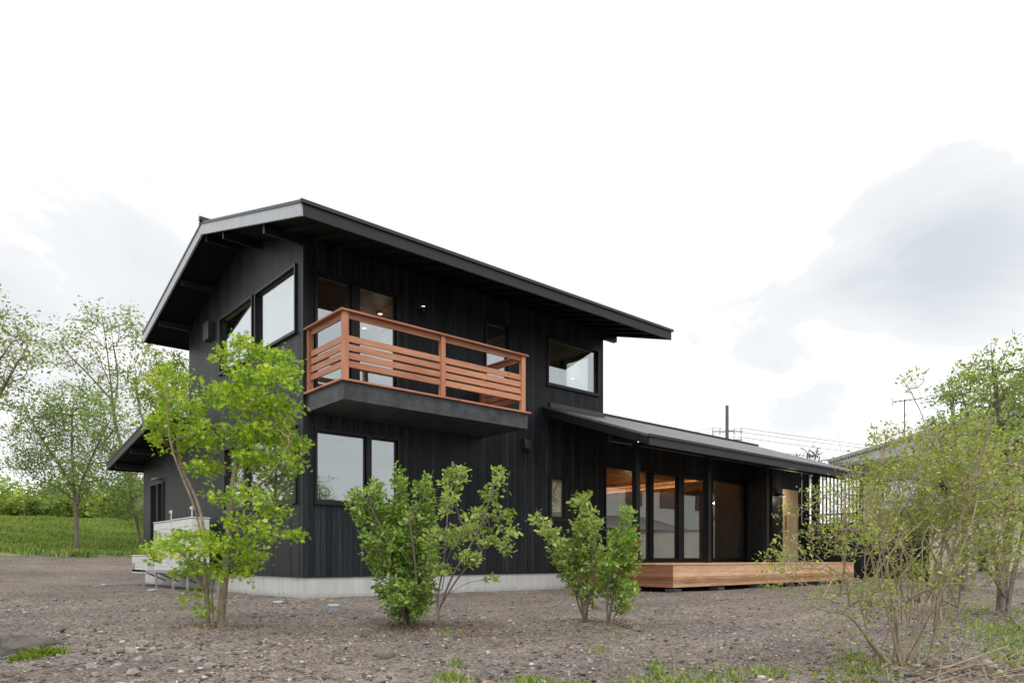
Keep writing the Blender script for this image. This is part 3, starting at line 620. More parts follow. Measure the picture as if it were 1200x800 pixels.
# ------------------------------------------------------------------ outdoor units by the gable wall
def unit(y0, y1, z0, z1, x0, x1, label):
    e = empty('outdoor_unit', label, 'heat pump', ((x0 + x1) / 2, (y0 + y1) / 2, z0), 'heat pump units along the gable wall')
    cx_, cy_ = (x0 + x1) / 2, (y0 + y1) / 2
    def P(mb, n, m_, par=e, **k):
        mb.v = [(a - cx_, b_ - cy_, c_ - z0) for a, b_, c_ in mb.v]; return mb.build(n, M[m_], par, **k)
    bd = P(box(x0, x1, y0, y1, z0, z1 - .03), 'casing', 'white', bevel=.02)
    P(box(x0 - .012, x1 + .012, y0 - .012, y1 + .012, z1 - .028, z1), 'lid', 'white', bevel=.012)
    n = max(3, int((z1 - z0) / .1))
    gm = MB()
    for i in range(n):
        z = z0 + .1 + i * (z1 - z0 - .2) / n
        gm.box(x0 - .006, x0 - .001, y0 + .10, y0 + (y1 - y0) * .72, z, z + .03)
        pass
    P(gm, 'grille', 'grille')
    gm = MB()
    for i in range(4):
        gm.box(x0 - .014, x0 - .002, y1 - .30, y1 - .08, z1 - .22 - i * .05, z1 - .205 - i * .05)
    P(gm, 'louvre', 'iron')
    P(MB().tube([(x0 + .1, y0 + .25, z1), (x0 + .1, y0 + .25, z1 + .25)], .012, 8).tube([(x0 + .1, y0 + .25, z1 + .2), (x0 + .1, y0 + .33, z1 + .2)], .03, 8), 'pipe', 'white')
    return e
unit(5.42, 6.72, .40, 1.52, -.62, -.24, 'tall white heat pump unit with louvres, farther of the two on the rack')
unit(3.95, 5.30, .40, 1.53, -.62, -.24, 'tall white heat pump unit with louvres, nearest the house corner behind the maple')
unit(7.25, 8.55, .30, .76, -.66, -.30, 'low white condenser unit at the far back end of the rack')
rk = empty('steel_rack', 'galvanised steel angle rack carrying the white units beside the concrete base', 'rack', (-.45, 6.2, 0))
def P(mb, n, m_, par, off):
    mb.v = [(a - off[0], b_ - off[1], c_ - off[2]) for a, b_, c_ in mb.v]; return mb.build(n, M[m_], par)
ro = (-.45, 6.2, 0)
for x in (-.64, -.28): P(box(x - .02, x + .02, 3.85, 8.7, .345, .395), 'beam', 'galv', rk, ro)
for y in (4.1, 5.1, 6.4, 7.5):
    P(MB().tube([(-.68, y, .37), (-.02, y, .30)], .018, 6).tube([(-.64, y, .36), (-.05, y + .35, .12)], .018, 6), 'brace', 'galv', rk, ro)
    P(box(-.66, -.62, y - .02, y + .02, -.03, .344), 'leg', 'galv', rk, ro)
for (u, v_, d_, lab) in ((122, 685, 18.04, 'pale blue round drain cap farthest left on the gravel'), (178, 692, 14.7, 'pale blue round drain cap on gravel just before the steel rack'),
                         (327, 706, 10.71, 'pale blue round drain cap near the concrete base left of the corner'), (391, 713.5, 9.42, 'pale blue round drain cap standing tallest in front of the house corner')):
    p = at(u, v_, d_); z = float(gz(p[0], p[1])); h = .075 if u == 391 else .035
    e = empty('drain_cap', lab, 'drain cap', (p[0], p[1], z), 'round drain caps in the gravel')
    MB().tube([(0, 0, -.05), (0, 0, h - .022)], .078, 20).build('pipe_collar', M['capd'], e)
    MB().tube([(0, 0, h - .021), (0, 0, h - .006), (0, 0, h)], [.086, .086, .07], 20).build('lid', M['capw'], e)

# ------------------------------------------------------------------ plants
def resample(pts, step):
    pts = np.array(pts, float); out = [pts[0]]
    # smooth through a Catmull-Rom spline
    n = len(pts); P_ = np.vstack([2 * pts[0] - pts[1], pts, 2 * pts[-1] - pts[-2]])
    for i in range(n - 1):
        a, b_, c_, d_ = P_[i:i + 4]; L = np.linalg.norm(c_ - b_); k = max(1, int(round(L / step)))
        for j in range(1, k + 1):
            t_ = j / k
            out.append(.5 * (2 * b_ + (c_ - a) * t_ + (2 * a - 5 * b_ + 4 * c_ - d_) * t_ ** 2 + (3 * b_ - a - 3 * c_ + d_) * t_ ** 3))
    return np.array(out)
LEAF = {
 'diamond': np.array([(0, 0, 0), (.5, .30, .05), (1, 0, -.04), (.5, -.30, .05)]),
 'oval': np.array([(0, 0, 0), (.30, .24, .04), (.72, .24, .03), (1, 0, -.06), (.72, -.24, .03), (.30, -.24, .04)]),
 'needle': np.array([(0, 0, 0), (.5, .06, 0), (1, 0, 0), (.5, -.06, 0)]),
 'maple': np.array([(0, 0, 0), (.05, .20, .02), (-.02, .52, -.05), (.32, .26, .03), (.52, .60, -.05), (.56, .20, .03), (1.0, 0, -.08), (.56, -.20, .03), (.52, -.60, -.05), (.32, -.26, .03), (-.02, -.52, -.05), (.05, -.20, .02)]),
}
def leafmesh(name, P_, D, N_, size, shape, material, parent, rnd):
    S = LEAF[shape]; k = len(S); n = len(P_)
    D = D / (np.linalg.norm(D, axis=1, keepdims=True) + 1e-9)
    B = np.cross(N_, D); B /= np.linalg.norm(B, axis=1, keepdims=True) + 1e-9; N2 = np.cross(D, B)
    V = P_[:, None] + size[:, None, None] * (S[None, :, 0:1] * D[:, None] + S[None, :, 1:2] * B[:, None] + S[None, :, 2:3] * N2[:, None])
    return npmesh(name, V.reshape(-1, 3), np.arange(n * k).reshape(n, k), material, parent, rnd=rnd)
def sample(clusters, per, rng, flat=0):
    """clusters (u, v, ru, rv, d[, dd]) -> points spread through ellipsoids of real depth"""
    out = []
    for cl in clusters:
        u, v_, ru, rv, d_ = cl[:5]; s_ = d_ / F; dd = cl[5] if len(cl) > 5 else .8 * .5 * (ru + rv) * s_ * 1.1
        n = max(3, int(per * ru * rv / 400)); w = rng.normal(size=(n, 3)); w /= np.linalg.norm(w, axis=1, keepdims=True)
        w *= (rng.random((n, 1)) ** .45)
        if flat: w[:, 1] = np.round(w[:, 1] * flat) / flat + rng.normal(0, .06, n)
        c0 = at(u, v_, d_)
        out.append(c0 + w[:, 0:1] * ru * s_ * RGT + w[:, 1:2] * rv * s_ * UP + w[:, 2:3] * dd * FWD)
    return np.vstack(out)
def plant(name, label, cat, stems, attract, leafspec, barkmat, rng, step=.1, rbase=.03, rtip=.0022, group=None, upbias=.35, leafparts=True, trunkname='trunk', kink=.12, canes=None):
    """stems: list of 3-D polylines (the first from the root); attract: tip points a twig grows to"""
    base = np.array(stems[0][0], float); pos = []; par = []; stem = []
    allp = None
    for si, st in enumerate(stems):
        p = resample(st, step)
        if si and np.linalg.norm(p[0] - base) > .12 and p[0][2] - base[2] > .05 and len(pos):
            q = np.array(pos); j = int(np.argmin(((q - p[0]) ** 2).sum(1))); prev = j
        else:
            prev = -1
        for q in p:
            pos.append(q); par.append(prev); stem.append(2 if canes is not None and si >= canes else 1); prev = len(pos) - 1
    P_ = np.zeros((len(pos) + len(attract) * 14 + 10, 3)); n = len(pos); P_[:n] = pos
    dirs = np.zeros_like(P_)
    for i in range(n):
        if par[i] >= 0: dirs[i] = P_[i] - P_[par[i]]
        else: dirs[i] = (0, 0, 1)
    d0 = np.array([((P_[:n] - a) ** 2).sum(1).min() for a in attract]); order = np.argsort(d0)
    twig = []
    for ai in order:
        a = attract[ai]; w = a - P_[:n]; L = np.sqrt((w ** 2).sum(1)) + 1e-6
        dn = dirs[:n] / (np.linalg.norm(dirs[:n], axis=1, keepdims=True) + 1e-9)
        cosv = (w * dn).sum(1) / L
        cost = L * (1.25 - .45 * cosv) + .25 * np.maximum(0, P_[:n, 2] - a[2])
        j = int(np.argmin(cost)); Ld = L[j]
        k = int(np.clip(round(Ld / step), 1, 12)); p0 = P_[j].copy()
        c1 = p0 + Ld * .45 * (dn[j] * .6 + w[j] / Ld * .5 + np.array([0, 0, upbias * .4]))
        prev = j
        for q in range(1, k + 1):
            t_ = q / k; x = (1 - t_) ** 2 * p0 + 2 * t_ * (1 - t_) * c1 + t_ ** 2 * a
            if q < k: x = x + rng.normal(0, kink * step, 3)
            P_[n] = x; dirs[n] = x - P_[prev]; par.append(prev); stem.append(0); prev = n; n += 1
        twig.append(prev)
    P_ = P_[:n]; dirs = dirs[:n]; par = np.array(par); stem = np.array(stem)
    tips = np.zeros(n); haschild = np.zeros(n, bool); haschild[par[par >= 0]] = True
    tips[~haschild] = 1
    # children always come after their parents, so one backward sweep adds up the tips
    for i in range(n - 1, -1, -1):
        if par[i] >= 0: tips[par[i]] += tips[i]
    root_t = tips[par < 0].max(); ex = math.log(rbase / rtip) / math.log(max(root_t, 2))
    rad = np.minimum(rtip * np.maximum(tips, 1) ** ex, np.where(stem == 1, rbase, np.where(stem == 2, .0052, min(rbase * .4, .012 if rbase < .06 else .03))))
    e = empty(name, label, cat, tuple(base), group)
    # tubes: one prism per edge
    ii = np.nonzero(par >= 0)[0]; A = P_[par[ii]]; Bp = P_[ii]; d = Bp - A; L = np.linalg.norm(d, axis=1, keepdims=True) + 1e-9; d = d / L
    Bp = Bp + d * rad[ii][:, None] * .3
    ref = np.where(np.abs(d[:, 2:3]) < .9, np.array([[0, 0, 1.0]]), np.array([[1.0, 0, 0]])); X = np.cross(d, ref); X /= np.linalg.norm(X, axis=1, keepdims=True); Y = np.cross(d, X)
    K = 6 if rbase > .012 else 5; ang = 2 * np.pi * np.arange(K) / K
    ring = np.cos(ang)[None, :, None] * X[:, None] + np.sin(ang)[None, :, None] * Y[:, None]
    rA = np.minimum(rad[par[ii]], rad[ii] * 1.6)[:, None, None]
    V = np.concatenate([A[:, None] + ring * rA, Bp[:, None] + ring * rad[ii][:, None, None]], 1)
    o0 = (np.arange(len(ii)) * 2 * K)[:, None, None]; j = np.arange(K)
    Fc = np.stack([j, (j + 1) % K, K + (j + 1) % K, K + j], -1)[None] + o0
    npmesh(trunkname, V.reshape(-1, 3) - base, Fc.reshape(-1, 4), barkmat, e, smooth=True)
    # leaves on thin twigs
    ls_ = leafspec; cand = np.nonzero((stem == 0) & (tips <= ls_.get('maxtips', 3)))[0]
    rep = ls_['per']; idx_ = np.repeat(cand, rep); m_ = len(idx_)
    Pl = P_[idx_] + rng.normal(0, ls_.get('spread', .03), (m_, 3)) * np.array([1, 1, ls_.get('vs', 1.0)])
    D = dirs[idx_] / (np.linalg.norm(dirs[idx_], axis=1, keepdims=True) + 1e-9) * ls_.get('along', .5) + rng.normal(0, .7, (m_, 3)) * np.array([1, 1, ls_.get('dv', .7)]) + np.array([0, 0, ls_.get('lift', 0)])
    N_ = rng.normal(0, ls_.get('tilt', .6), (m_, 3)) + np.array([0, 0, 1.0])
    size = ls_['size'] * np.clip(rng.lognormal(-.08, .33, m_), .4, 1.7)
    cl_r = rng.random(n)
    rnd = np.clip(.55 * cl_r[idx_] + .45 * rng.random(m_), 0, 1)
    if 'rpow' in ls_: rnd = rnd ** ls_['rpow']
    leafmesh('crown', Pl - base, D, N_, size, ls_['shape'], ls_['mat'], e, rnd)
    return e
def px(d0, *pts):
    return [at(p[0], p[1], d0 + (p[2] if len(p) > 2 else 0)) for p in pts]

def r_(s): return np.random.default_rng(s)
# the maple by the gable
d = 6.78
mst = [px(d, (258, 738), (262, 690), (267, 640, .02), (270, 590, .06), (277, 545, .12), (289, 500, .15), (300, 455, .2), (292, 415, .15), (284, 392, .1)),
       px(d, (244, 738), (242, 695, -.05), (238, 640, -.1), (228, 595, -.16), (214, 560, -.22), (200, 520, -.3), (196, 480, -.34), (188, 440, -.3)),
       px(d, (240, 685, -.06), (239, 625, .0), (230, 585, .1), (212, 545, .2), (208, 515, .26), (214, 480, .3)),
       px(d, (251, 738), (249, 690, .08), (258, 660, .14), (274, 640, .2), (287, 612, .28), (300, 590, .34)),
       px(d, (270, 575, .08), (288, 573, .0), (305, 567, -.08), (320, 552, -.14), (334, 530, -.2), (345, 510, -.22)),
       px(d, (296, 470, .18), (315, 450, .2), (330, 432, .24)),
       px(d, (241, 695, -.06), (228, 668, -.2), (215, 650, -.32), (195, 640, -.4)),
       px(d, (238, 730, .05), (232, 700, -.1), (236, 680, -.15))]
mcl = [(284, 402, 20, 14), (272, 418, 18, 12), (322, 426, 30, 18), (300, 445, 36, 16), (338, 448, 18, 11), (290, 470, 42, 17), (258, 462, 24, 14), (325, 480, 30, 14), (216, 478, 26, 14), (188, 452, 16, 14), (205, 438, 14, 12), (190, 500, 22, 18), (205, 520, 22, 14),
       (240, 510, 26, 16), (290, 508, 36, 20), (328, 512, 32, 14), (352, 522, 15, 9), (300, 540, 34, 16), (340, 545, 20, 9), (245, 548, 24, 12), (260, 585, 26, 8), (300, 580, 28, 11), (325, 600, 22, 8), (345, 628, 15, 6), (312, 625, 26, 11),
       (285, 612, 24, 12), (225, 628, 24, 10), (262, 640, 34, 14), (205, 648, 28, 11), (190, 640, 16, 10), (292, 655, 26, 11), (235, 665, 30, 11), (275, 672, 22, 8), (215, 668, 18, 7), (231, 700, 8, 12), (240, 718, 6, 10)]
rng = r_(11)
mcl = [(u, v_, ru, rv, d + rng.normal(0, .16), .34) for u, v_, ru, rv in mcl]
plant('maple_tree', 'bright yellow-green multi-stemmed maple standing before the gable wall', 'tree', mst, sample(mcl, 36, rng), dict(per=12, size=.036, shape='maple', mat=M['leaf_maple'], spread=.036, vs=.9, tilt=.95, along=.6, dv=.7, lift=.2, maxtips=3), M['bark_maple'], rng, step=.085, rbase=.036, rtip=.0016, upbias=.1)
# dense shrub before the front wall
rng = r_(12); d = 6.86
st = [px(d, (476, 737), (470, 690), (455, 640, -.05), (438, 600, -.1), (424, 577, -.12)), px(d, (480, 737), (474, 680, .1), (466, 620, .12), (468, 565, .12)), px(d, (484, 737), (490, 680, .05), (494, 620, .1), (497, 572, .12)),
      px(d, (478, 737), (460, 680, -.16), (444, 640, -.25), (440, 610, -.25)), px(d, (482, 737), (488, 690, -.15), (484, 640, -.25), (478, 600, -.25)), px(d, (477, 737), (474, 700, .15), (460, 650, .25), (452, 610, .28))]
cl = [(422, 588, 15, 18), (436, 578, 12, 12), (446, 606, 20, 18), (468, 566, 9, 18), (466, 600, 22, 20), (496, 575, 10, 20), (490, 605, 18, 18), (452, 632, 26, 18), (478, 640, 28, 22), (498, 640, 12, 22), (462, 665, 28, 20), (486, 675, 22, 22), (470, 695, 26, 16), (484, 705, 20, 14), (436, 640, 10, 14), (478, 722, 12, 8), (425, 605, 10, 14), (446, 655, 16, 16), (498, 690, 12, 16), (455, 690, 12, 16), (466, 712, 14, 10), (490, 716, 14, 10), (505, 660, 10, 14), (440, 580, 8, 14)]
cl = [(u, v_, ru, rv, d + rng.normal(0, .12), .26) for u, v_, ru, rv in cl]
plant('green_shrub', 'dense upright leafy green shrub growing close beside a thin sapling', 'shrub', st, sample(cl, 72, rng), dict(per=9, size=.042, shape='oval', mat=M['leaf_dense'], spread=.022, tilt=.8, along=.6, maxtips=3, lift=.25), M['bark_shrub'], rng, step=.07, rbase=.02, rtip=.002)
# thin sapling beside it
rng = r_(13); d = 6.46
st = [px(d, (515, 740), (513, 700), (520, 660, .05), (524, 610, .1), (528, 552, .1)), px(d, (514, 715), (530, 675, -.08), (556, 630, -.14), (572, 590, -.16), (582, 560, -.15)), px(d, (515, 712), (536, 678, .12), (560, 650, .18), (588, 618, .22)),
      px(d, (513, 705), (506, 670, -.08), (505, 630, -.1)), px(d, (520, 700), (545, 684, .05), (572, 678, .05)), px(d, (518, 690), (526, 650, -.15), (545, 615, -.2))]
cl = [(530, 560, 12, 18), (523, 590, 14, 16), (540, 555, 8, 10), (583, 560, 10, 16), (575, 582, 12, 14), (588, 606, 14, 12), (560, 605, 18, 14), (545, 625, 18, 12), (598, 622, 8, 8), (530, 630, 14, 14), (568, 632, 16, 10), (508, 632, 10, 14), (552, 655, 16, 9), (580, 678, 12, 4), (590, 640, 10, 8), (520, 665, 12, 8)]
cl = [(u, v_, ru, rv, d + rng.normal(0, .12), .24) for u, v_, ru, rv in cl]
plant('open_sapling', 'thin open-branched sapling with pale leaves, right of the dense shrub', 'shrub', st, sample(cl, 46, rng), dict(per=9, size=.042, shape='oval', mat=M['leaf_light'], spread=.02, tilt=.8, along=.6, maxtips=2, lift=.25), M['bark_shrub'], rng, step=.07, rbase=.014, rtip=.002)
# two shrubs in front of the deck corner
rng = r_(14); d = 7.32
st = [px(d, (685, 731), (680, 695), (668, 650, -.05), (650, 625, -.1), (632, 607, -.12)), px(d, (687, 731), (688, 690, .06), (684, 640, .1), (682, 582, .1)), px(d, (684, 731), (692, 690, -.1), (698, 650, -.12), (697, 600, -.1)), px(d, (686, 731), (676, 700, .1), (672, 660, .18))]
cl = [(630, 607, 9, 9), (642, 622, 11, 10), (655, 640, 13, 10), (682, 592, 9, 16), (684, 620, 16, 16), (697, 612, 8, 16), (690, 645, 22, 14), (672, 655, 16, 12), (685, 670, 22, 12), (694, 690, 18, 8), (676, 692, 12, 8), (705, 665, 10, 14), (668, 672, 10, 12), (690, 705, 14, 8), (660, 655, 10, 10)]
cl = [(u, v_, ru, rv, d + rng.normal(0, .1), .24) for u, v_, ru, rv in cl]
plant('leaning_shrub', 'light green shrub with one branch leaning left, before the house wall', 'shrub', st, sample(cl, 85, rng), dict(per=9, size=.042, shape='oval', mat=M['leaf_light'], spread=.025, tilt=.8, along=.6, maxtips=3, lift=.25), M['bark_shrub'], rng, step=.07, rbase=.014, rtip=.002)
rng = r_(15); d = 7.04
st = [px(d, (713, 733), (718, 700), (728, 660, .05), (733, 600, .1)), px(d, (712, 733), (712, 690, -.06), (720, 650, -.1), (725, 610, -.1)), px(d, (715, 733), (728, 705, .1), (738, 680, .14))]
cl = [(734, 606, 7, 14), (726, 632, 14, 14), (738, 630, 8, 14), (722, 655, 18, 12), (735, 660, 12, 12), (722, 680, 18, 12), (736, 690, 10, 10), (718, 700, 12, 8), (712, 665, 10, 14), (735, 640, 12, 20), (728, 712, 10, 8)]
cl = [(u, v_, ru, rv, d + rng.normal(0, .1), .22) for u, v_, ru, rv in cl]
plant('rust_flecked_shrub', 'light green shrub flecked with rust leaves before the deck corner', 'shrub', st, sample(cl, 90, rng), dict(per=9, size=.040, shape='oval', mat=M['leaf_rust'], spread=.022, tilt=.8, along=.6, maxtips=3, lift=.25), M['bark_shrub'], rng, step=.07, rbase=.012, rtip=.002)
# big twiggy shrub at the right
rng = r_(16); d = 4.28
st = [px(d, (1056, 790), (1053, 745), (1050, 712), (1057, 680, .1), (1072, 640, .16), (1080, 590, .2)),
      px(d, (1050, 788), (1020, 752, -.1), (995, 722, -.2), (958, 712, -.3), (928, 690, -.35), (915, 650, -.38)),
      px(d, (1051, 714), (1078, 694, -.05), (1112, 684, -.1), (1150, 686, -.12), (1185, 690, -.1)),
      
      px(d, (1060, 786, .04), (1074, 730, .18), (1092, 690, .3), (1112, 630, .4), (1150, 560, .45), (1166, 510, .5)),
      px(d, (1058, 785), (1066, 720, .3), (1070, 660, .4), (1068, 600, .45), (1095, 520, .45), (1080, 465, .4), (1064, 436, .38)),
      px(d, (1054, 780), (1040, 720, -.1), (1020, 650, -.15), (990, 600, -.2), (950, 572, -.22)),
      px(d, (1054, 780), (1044, 700, .2), (1030, 620, .25), (1025, 560, .3), (1040, 510, .3)),
      px(d, (1058, 782), (1090, 720, -.25), (1120, 660, -.35), (1142, 600, -.4), (1150, 540, -.4)),
      px(d, (1056, 786), (1035, 735, .35), (1008, 680, .45), (985, 640, .5)),
      px(d, (1057, 789), (1085, 771, .08), (1122, 746, .18), (1162, 720, .28), (1215, 692, .4)), px(d, (1020, 752, -.1), (1010, 715, -.05), (1000, 680, .0), (985, 650, .0)), px(d, (958, 712, -.3), (975, 680, -.3), (985, 660, -.3)),
      px(d, (1112, 684, -.1), (1150, 640, -.1), (1185, 610, -.1)), px(d, (1094, 740, .2), (1103, 650, .1), (1115, 560, .1), (1103, 500, .1))]
for i in range(34):
    ub, ut, vt = rng.uniform(1015, 1090), 0, rng.uniform(490, 650); ut = ub + (rng.uniform(-1, 1) * 95) + 15; do, dt = rng.uniform(-.15, .15), rng.uniform(-.45, .55); vb = 787 - abs(do) * 30 if i < 7 else rng.uniform(690, 735)
    k1, k2 = rng.normal(0, 8), rng.normal(0, 10)
    ub = ub if i < 7 else ub + rng.uniform(-45, 60); vb = min(vb, 787)
    st.append(px(d, (ub, vb, do), (ub + (ut - ub) * .25 + k1, vb + (vt - vb) * .35, do + (dt - do) * .3), (ub + (ut - ub) * .6 + k2, vb + (vt - vb) * .7, do + (dt - do) * .65), (ut, vt, dt)))
cl = [(1000, 590, 46, 28, 9), (965, 575, 24, 12, 5), (1040, 565, 40, 32, 16), (1060, 610, 46, 32, 14), (1110, 560, 42, 44, 16), (1155, 590, 40, 44, 14), (1175, 535, 26, 36, 13), (1105, 510, 26, 24, 13), (1042, 512, 20, 18, 16), (1010, 630, 40, 28, 9), (935, 650, 26, 36, 5.5), (905, 670, 18, 30, 4.5), (960, 690, 36, 30, 5), (1005, 700, 30, 30, 6), (1075, 670, 40, 26, 8),
      (1140, 655, 40, 34, 9), (1068, 445, 8, 14, 12), (1000, 540, 20, 12, 5), (930, 600, 16, 18, 3.5), (980, 740, 30, 24, 3), (1030, 700, 14, 30, 10), (1110, 730, 20, 16, 4), (1185, 640, 20, 40, 10), (1190, 580, 16, 50, 12), (1140, 500, 20, 20, 9), (1080, 518, 28, 18, 14), (1060, 545, 36, 18, 12), (1020, 556, 26, 16, 10), (1130, 535, 34, 24, 12), (1090, 600, 44, 40, 10), (1120, 680, 36, 20, 6), (985, 620, 34, 24, 8), (1165, 640, 34, 40, 8)]
A_ = [sample([(u, v_, ru, rv, d + rng.normal(0, .15), min(.42, .007 * (ru + rv)))], per * 9, rng) for u, v_, ru, rv, per in cl]
plant('twiggy_shrub', 'large twiggy shrub with bronze-green buds nearest the camera at right', 'shrub', st, np.vstack(A_), dict(per=3, size=.0185, shape='oval', mat=M['leaf_bronze'], spread=.014, tilt=.9, along=.7, maxtips=2, lift=.3), M['bark_tan'], rng, step=.055, canes=9, rbase=.017, rtip=.0010, kink=.10)
# thick old shrub behind it, at the frame edge
rng = r_(17); d = 8.1
st = [px(d, (1176, 725), (1172, 690), (1165, 640, -.1), (1150, 590, -.2), (1120, 560, -.3)), px(d, (1180, 725), (1186, 680, .1), (1200, 620, .2), (1210, 540, .3), (1200, 470, .3)), px(d, (1172, 725), (1176, 670, .2), (1184, 600, .3), (1176, 520, .3), (1165, 445, .3), (1161, 402, .3)),
      px(d, (1178, 700), (1150, 660, -.3), (1100, 640, -.5), (1050, 650, -.6), (1010, 665, -.6)), px(d, (1180, 690), (1220, 640, .1), (1260, 570, .2)), px(d, (1170, 660), (1140, 610, .2), (1105, 590, .4), (1060, 580, .5)), px(d, (1184, 600, .3), (1150, 540, .5), (1130, 470, .6))]
cl = [(1150, 440, 24, 24, 15), (1163, 410, 10, 12, 10), (1130, 462, 18, 18, 13), (1186, 452, 22, 30, 9), (1170, 480, 34, 28, 14), (1205, 430, 12, 30, 12), (1150, 515, 40, 26, 14), (1195, 520, 26, 34, 14), (1220, 560, 40, 60, 8), (1160, 570, 44, 30, 9), (1110, 600, 44, 24, 6), (1060, 620, 40, 24, 4), (1140, 640, 40, 24, 6), (1120, 540, 24, 18, 9), (1240, 480, 30, 50, 7)]
A_ = [sample([(u, v_, ru, rv, d + rng.normal(0, .25), .7)], per * 4.5, rng) for u, v_, ru, rv, per in cl]
plant('old_shrub', 'tall gnarled shrub with a thick many-stemmed base at the right edge', 'shrub', st, np.vstack(A_), dict(per=6, size=.042, shape='oval', mat=M['leaf_light'], spread=.035, tilt=.8, along=.6, maxtips=3, lift=.25), M['bark_shrub'], rng, step=.11, rbase=.05, rtip=.002, kink=.18)

# background trees at the left and around
def tree(name, label, stems, cl, d, per, size, matname, seed, rbase, dd, shape='diamond', step=.3, perleaf=9, cat='tree', group='trees behind the yard', barkm='bark_tree', spread=.1, maxtips=4, flat=0):
    rng = r_(seed)
    root = stems[0][0]; p = at(root[0], root[1], d); z = float(gz(p[0], p[1]))
    S = [px(d, *s_) for s_ in stems]; S[0][0] = np.array([S[0][0][0], S[0][0][1], z - .03])
    A = sample([(u, v_, ru, rv, d + rng.normal(0, dd * .3), dd) for u, v_, ru, rv in cl], per * 2.2, rng, flat)
    return plant(name, label, cat, S, A, dict(per=perleaf, size=size, shape=shape, mat=M[matname], spread=spread, tilt=.7, along=.4, maxtips=maxtips), M[barkm], rng, step=step, rbase=rbase, rtip=.006, group=group)
tree('zelkova_tree', 'round-crowned green tree with twin trunk standing on the grass bank', [[(90, 651), (90, 620), (88, 590), (86, 560, .2), (84, 500, .3), (88, 460, .3)], [(91, 590), (97, 560, -.2), (115, 520, -.5), (130, 490, -.6)], [(87, 575), (70, 545, .2), (50, 515, .4), (35, 490, .4)], [(88, 600), (100, 575, .5), (120, 555, .8)], [(86, 585), (66, 570, -.5), (40, 560, -.6)]],
     [(88, 470, 40, 22), (60, 488, 34, 22), (118, 490, 32, 26), (86, 510, 46, 26), (40, 515, 24, 26), (132, 525, 24, 24), (60, 540, 36, 22), (110, 550, 36, 22), (28, 545, 18, 16), (84, 570, 44, 14), (30, 480, 12, 14), (145, 560, 14, 20)], 24.5, 28, .08, 'leaf_tree', 21, .075, 1.3, flat=4, perleaf=16, spread=.13)
tree('tall_airy_tree', 'tall airy tree with thin see-through crown left of the main roof', [[(172, 628), (160, 580), (148, 540), (135, 495), (130, 450), (124, 400), (118, 362)], [(134, 480), (138, 440, .4), (132, 400, .5), (128, 372, .5)], [(132, 470), (105, 440, -.6), (80, 415, -.8), (66, 395, -.8)], [(158, 560), (172, 520, .8), (162, 470, 1), (158, 420, 1), (162, 375, 1)], [(160, 450, 1), (172, 410, 1.3), (182, 390, 1.4)], [(131, 455), (112, 410, .6), (98, 375, .8)]],
     [(118, 366, 20, 12), (100, 378, 18, 10), (134, 380, 22, 14), (120, 402, 30, 14), (92, 405, 22, 10), (72, 395, 12, 10), (78, 425, 24, 12), (115, 430, 34, 14), (140, 440, 20, 18), (158, 380, 16, 14), (168, 405, 18, 14), (165, 440, 18, 16), (180, 425, 16, 20), (55, 405, 10, 8), (120, 460, 30, 12), (185, 470, 18, 20), (165, 490, 18, 18), (150, 365, 10, 8)], 33, 14, .13, 'leaf_far', 22, .10, 2.0, step=.4, perleaf=12, spread=.2, flat=4)
tree('edge_tree', 'grey-green thin-leaved tree leaning in from the far left edge', [[(-60, 660), (-50, 600), (-35, 530), (-10, 480), (12, 440), (32, 405)], [(-30, 520), (-25, 450, .6), (-10, 400, .8), (4, 360, 1)], [(-5, 470), (10, 470, -.6), (28, 455, -.8)], [(-20, 490, 0), (-10, 440, -.8), (14, 400, -1.2)]],
     [(2, 362, 14, 18), (14, 385, 18, 16), (-20, 380, 24, 20), (-10, 410, 24, 18), (18, 415, 20, 14), (40, 395, 12, 10), (38, 420, 10, 12), (2, 445, 24, 18), (-20, 450, 20, 24), (26, 450, 12, 14), (12, 475, 18, 12), (0, 500, 16, 16), (-40, 430, 20, 40)], 22, 16, .095, 'leaf_far', 23, .09, 1.4, step=.3, perleaf=12, spread=.15)
tree('slim_bank_tree', 'slender leafy tree on the bank just left of the lean-to wall', [[(168, 642), (160, 610), (152, 575), (150, 540), (156, 505)], [(155, 590), (162, 565, .4), (168, 540, .5)]],
     [(150, 545, 16, 18), (158, 575, 16, 18), (140, 580, 14, 14), (160, 515, 12, 14), (152, 600, 16, 12), (135, 600, 12, 10), (165, 605, 10, 16)], 27, 36, .10, 'leaf_tree', 24, .05, 1.0, perleaf=14)
tree('roof_edge_tree', 'yellow-green tree crown showing between main roof and lean-to roof', [[(205, 620), (205, 560), (208, 500), (206, 450), (204, 420)], [(207, 500), (190, 460, .5), (180, 440, .6)]],
     [(205, 425, 18, 14), (190, 440, 18, 14), (215, 445, 16, 16), (200, 465, 24, 16), (180, 470, 16, 14), (225, 480, 20, 20), (205, 500, 20, 20)], 27, 30, .11, 'leaf_hedge', 25, .07, 1.3, perleaf=14)
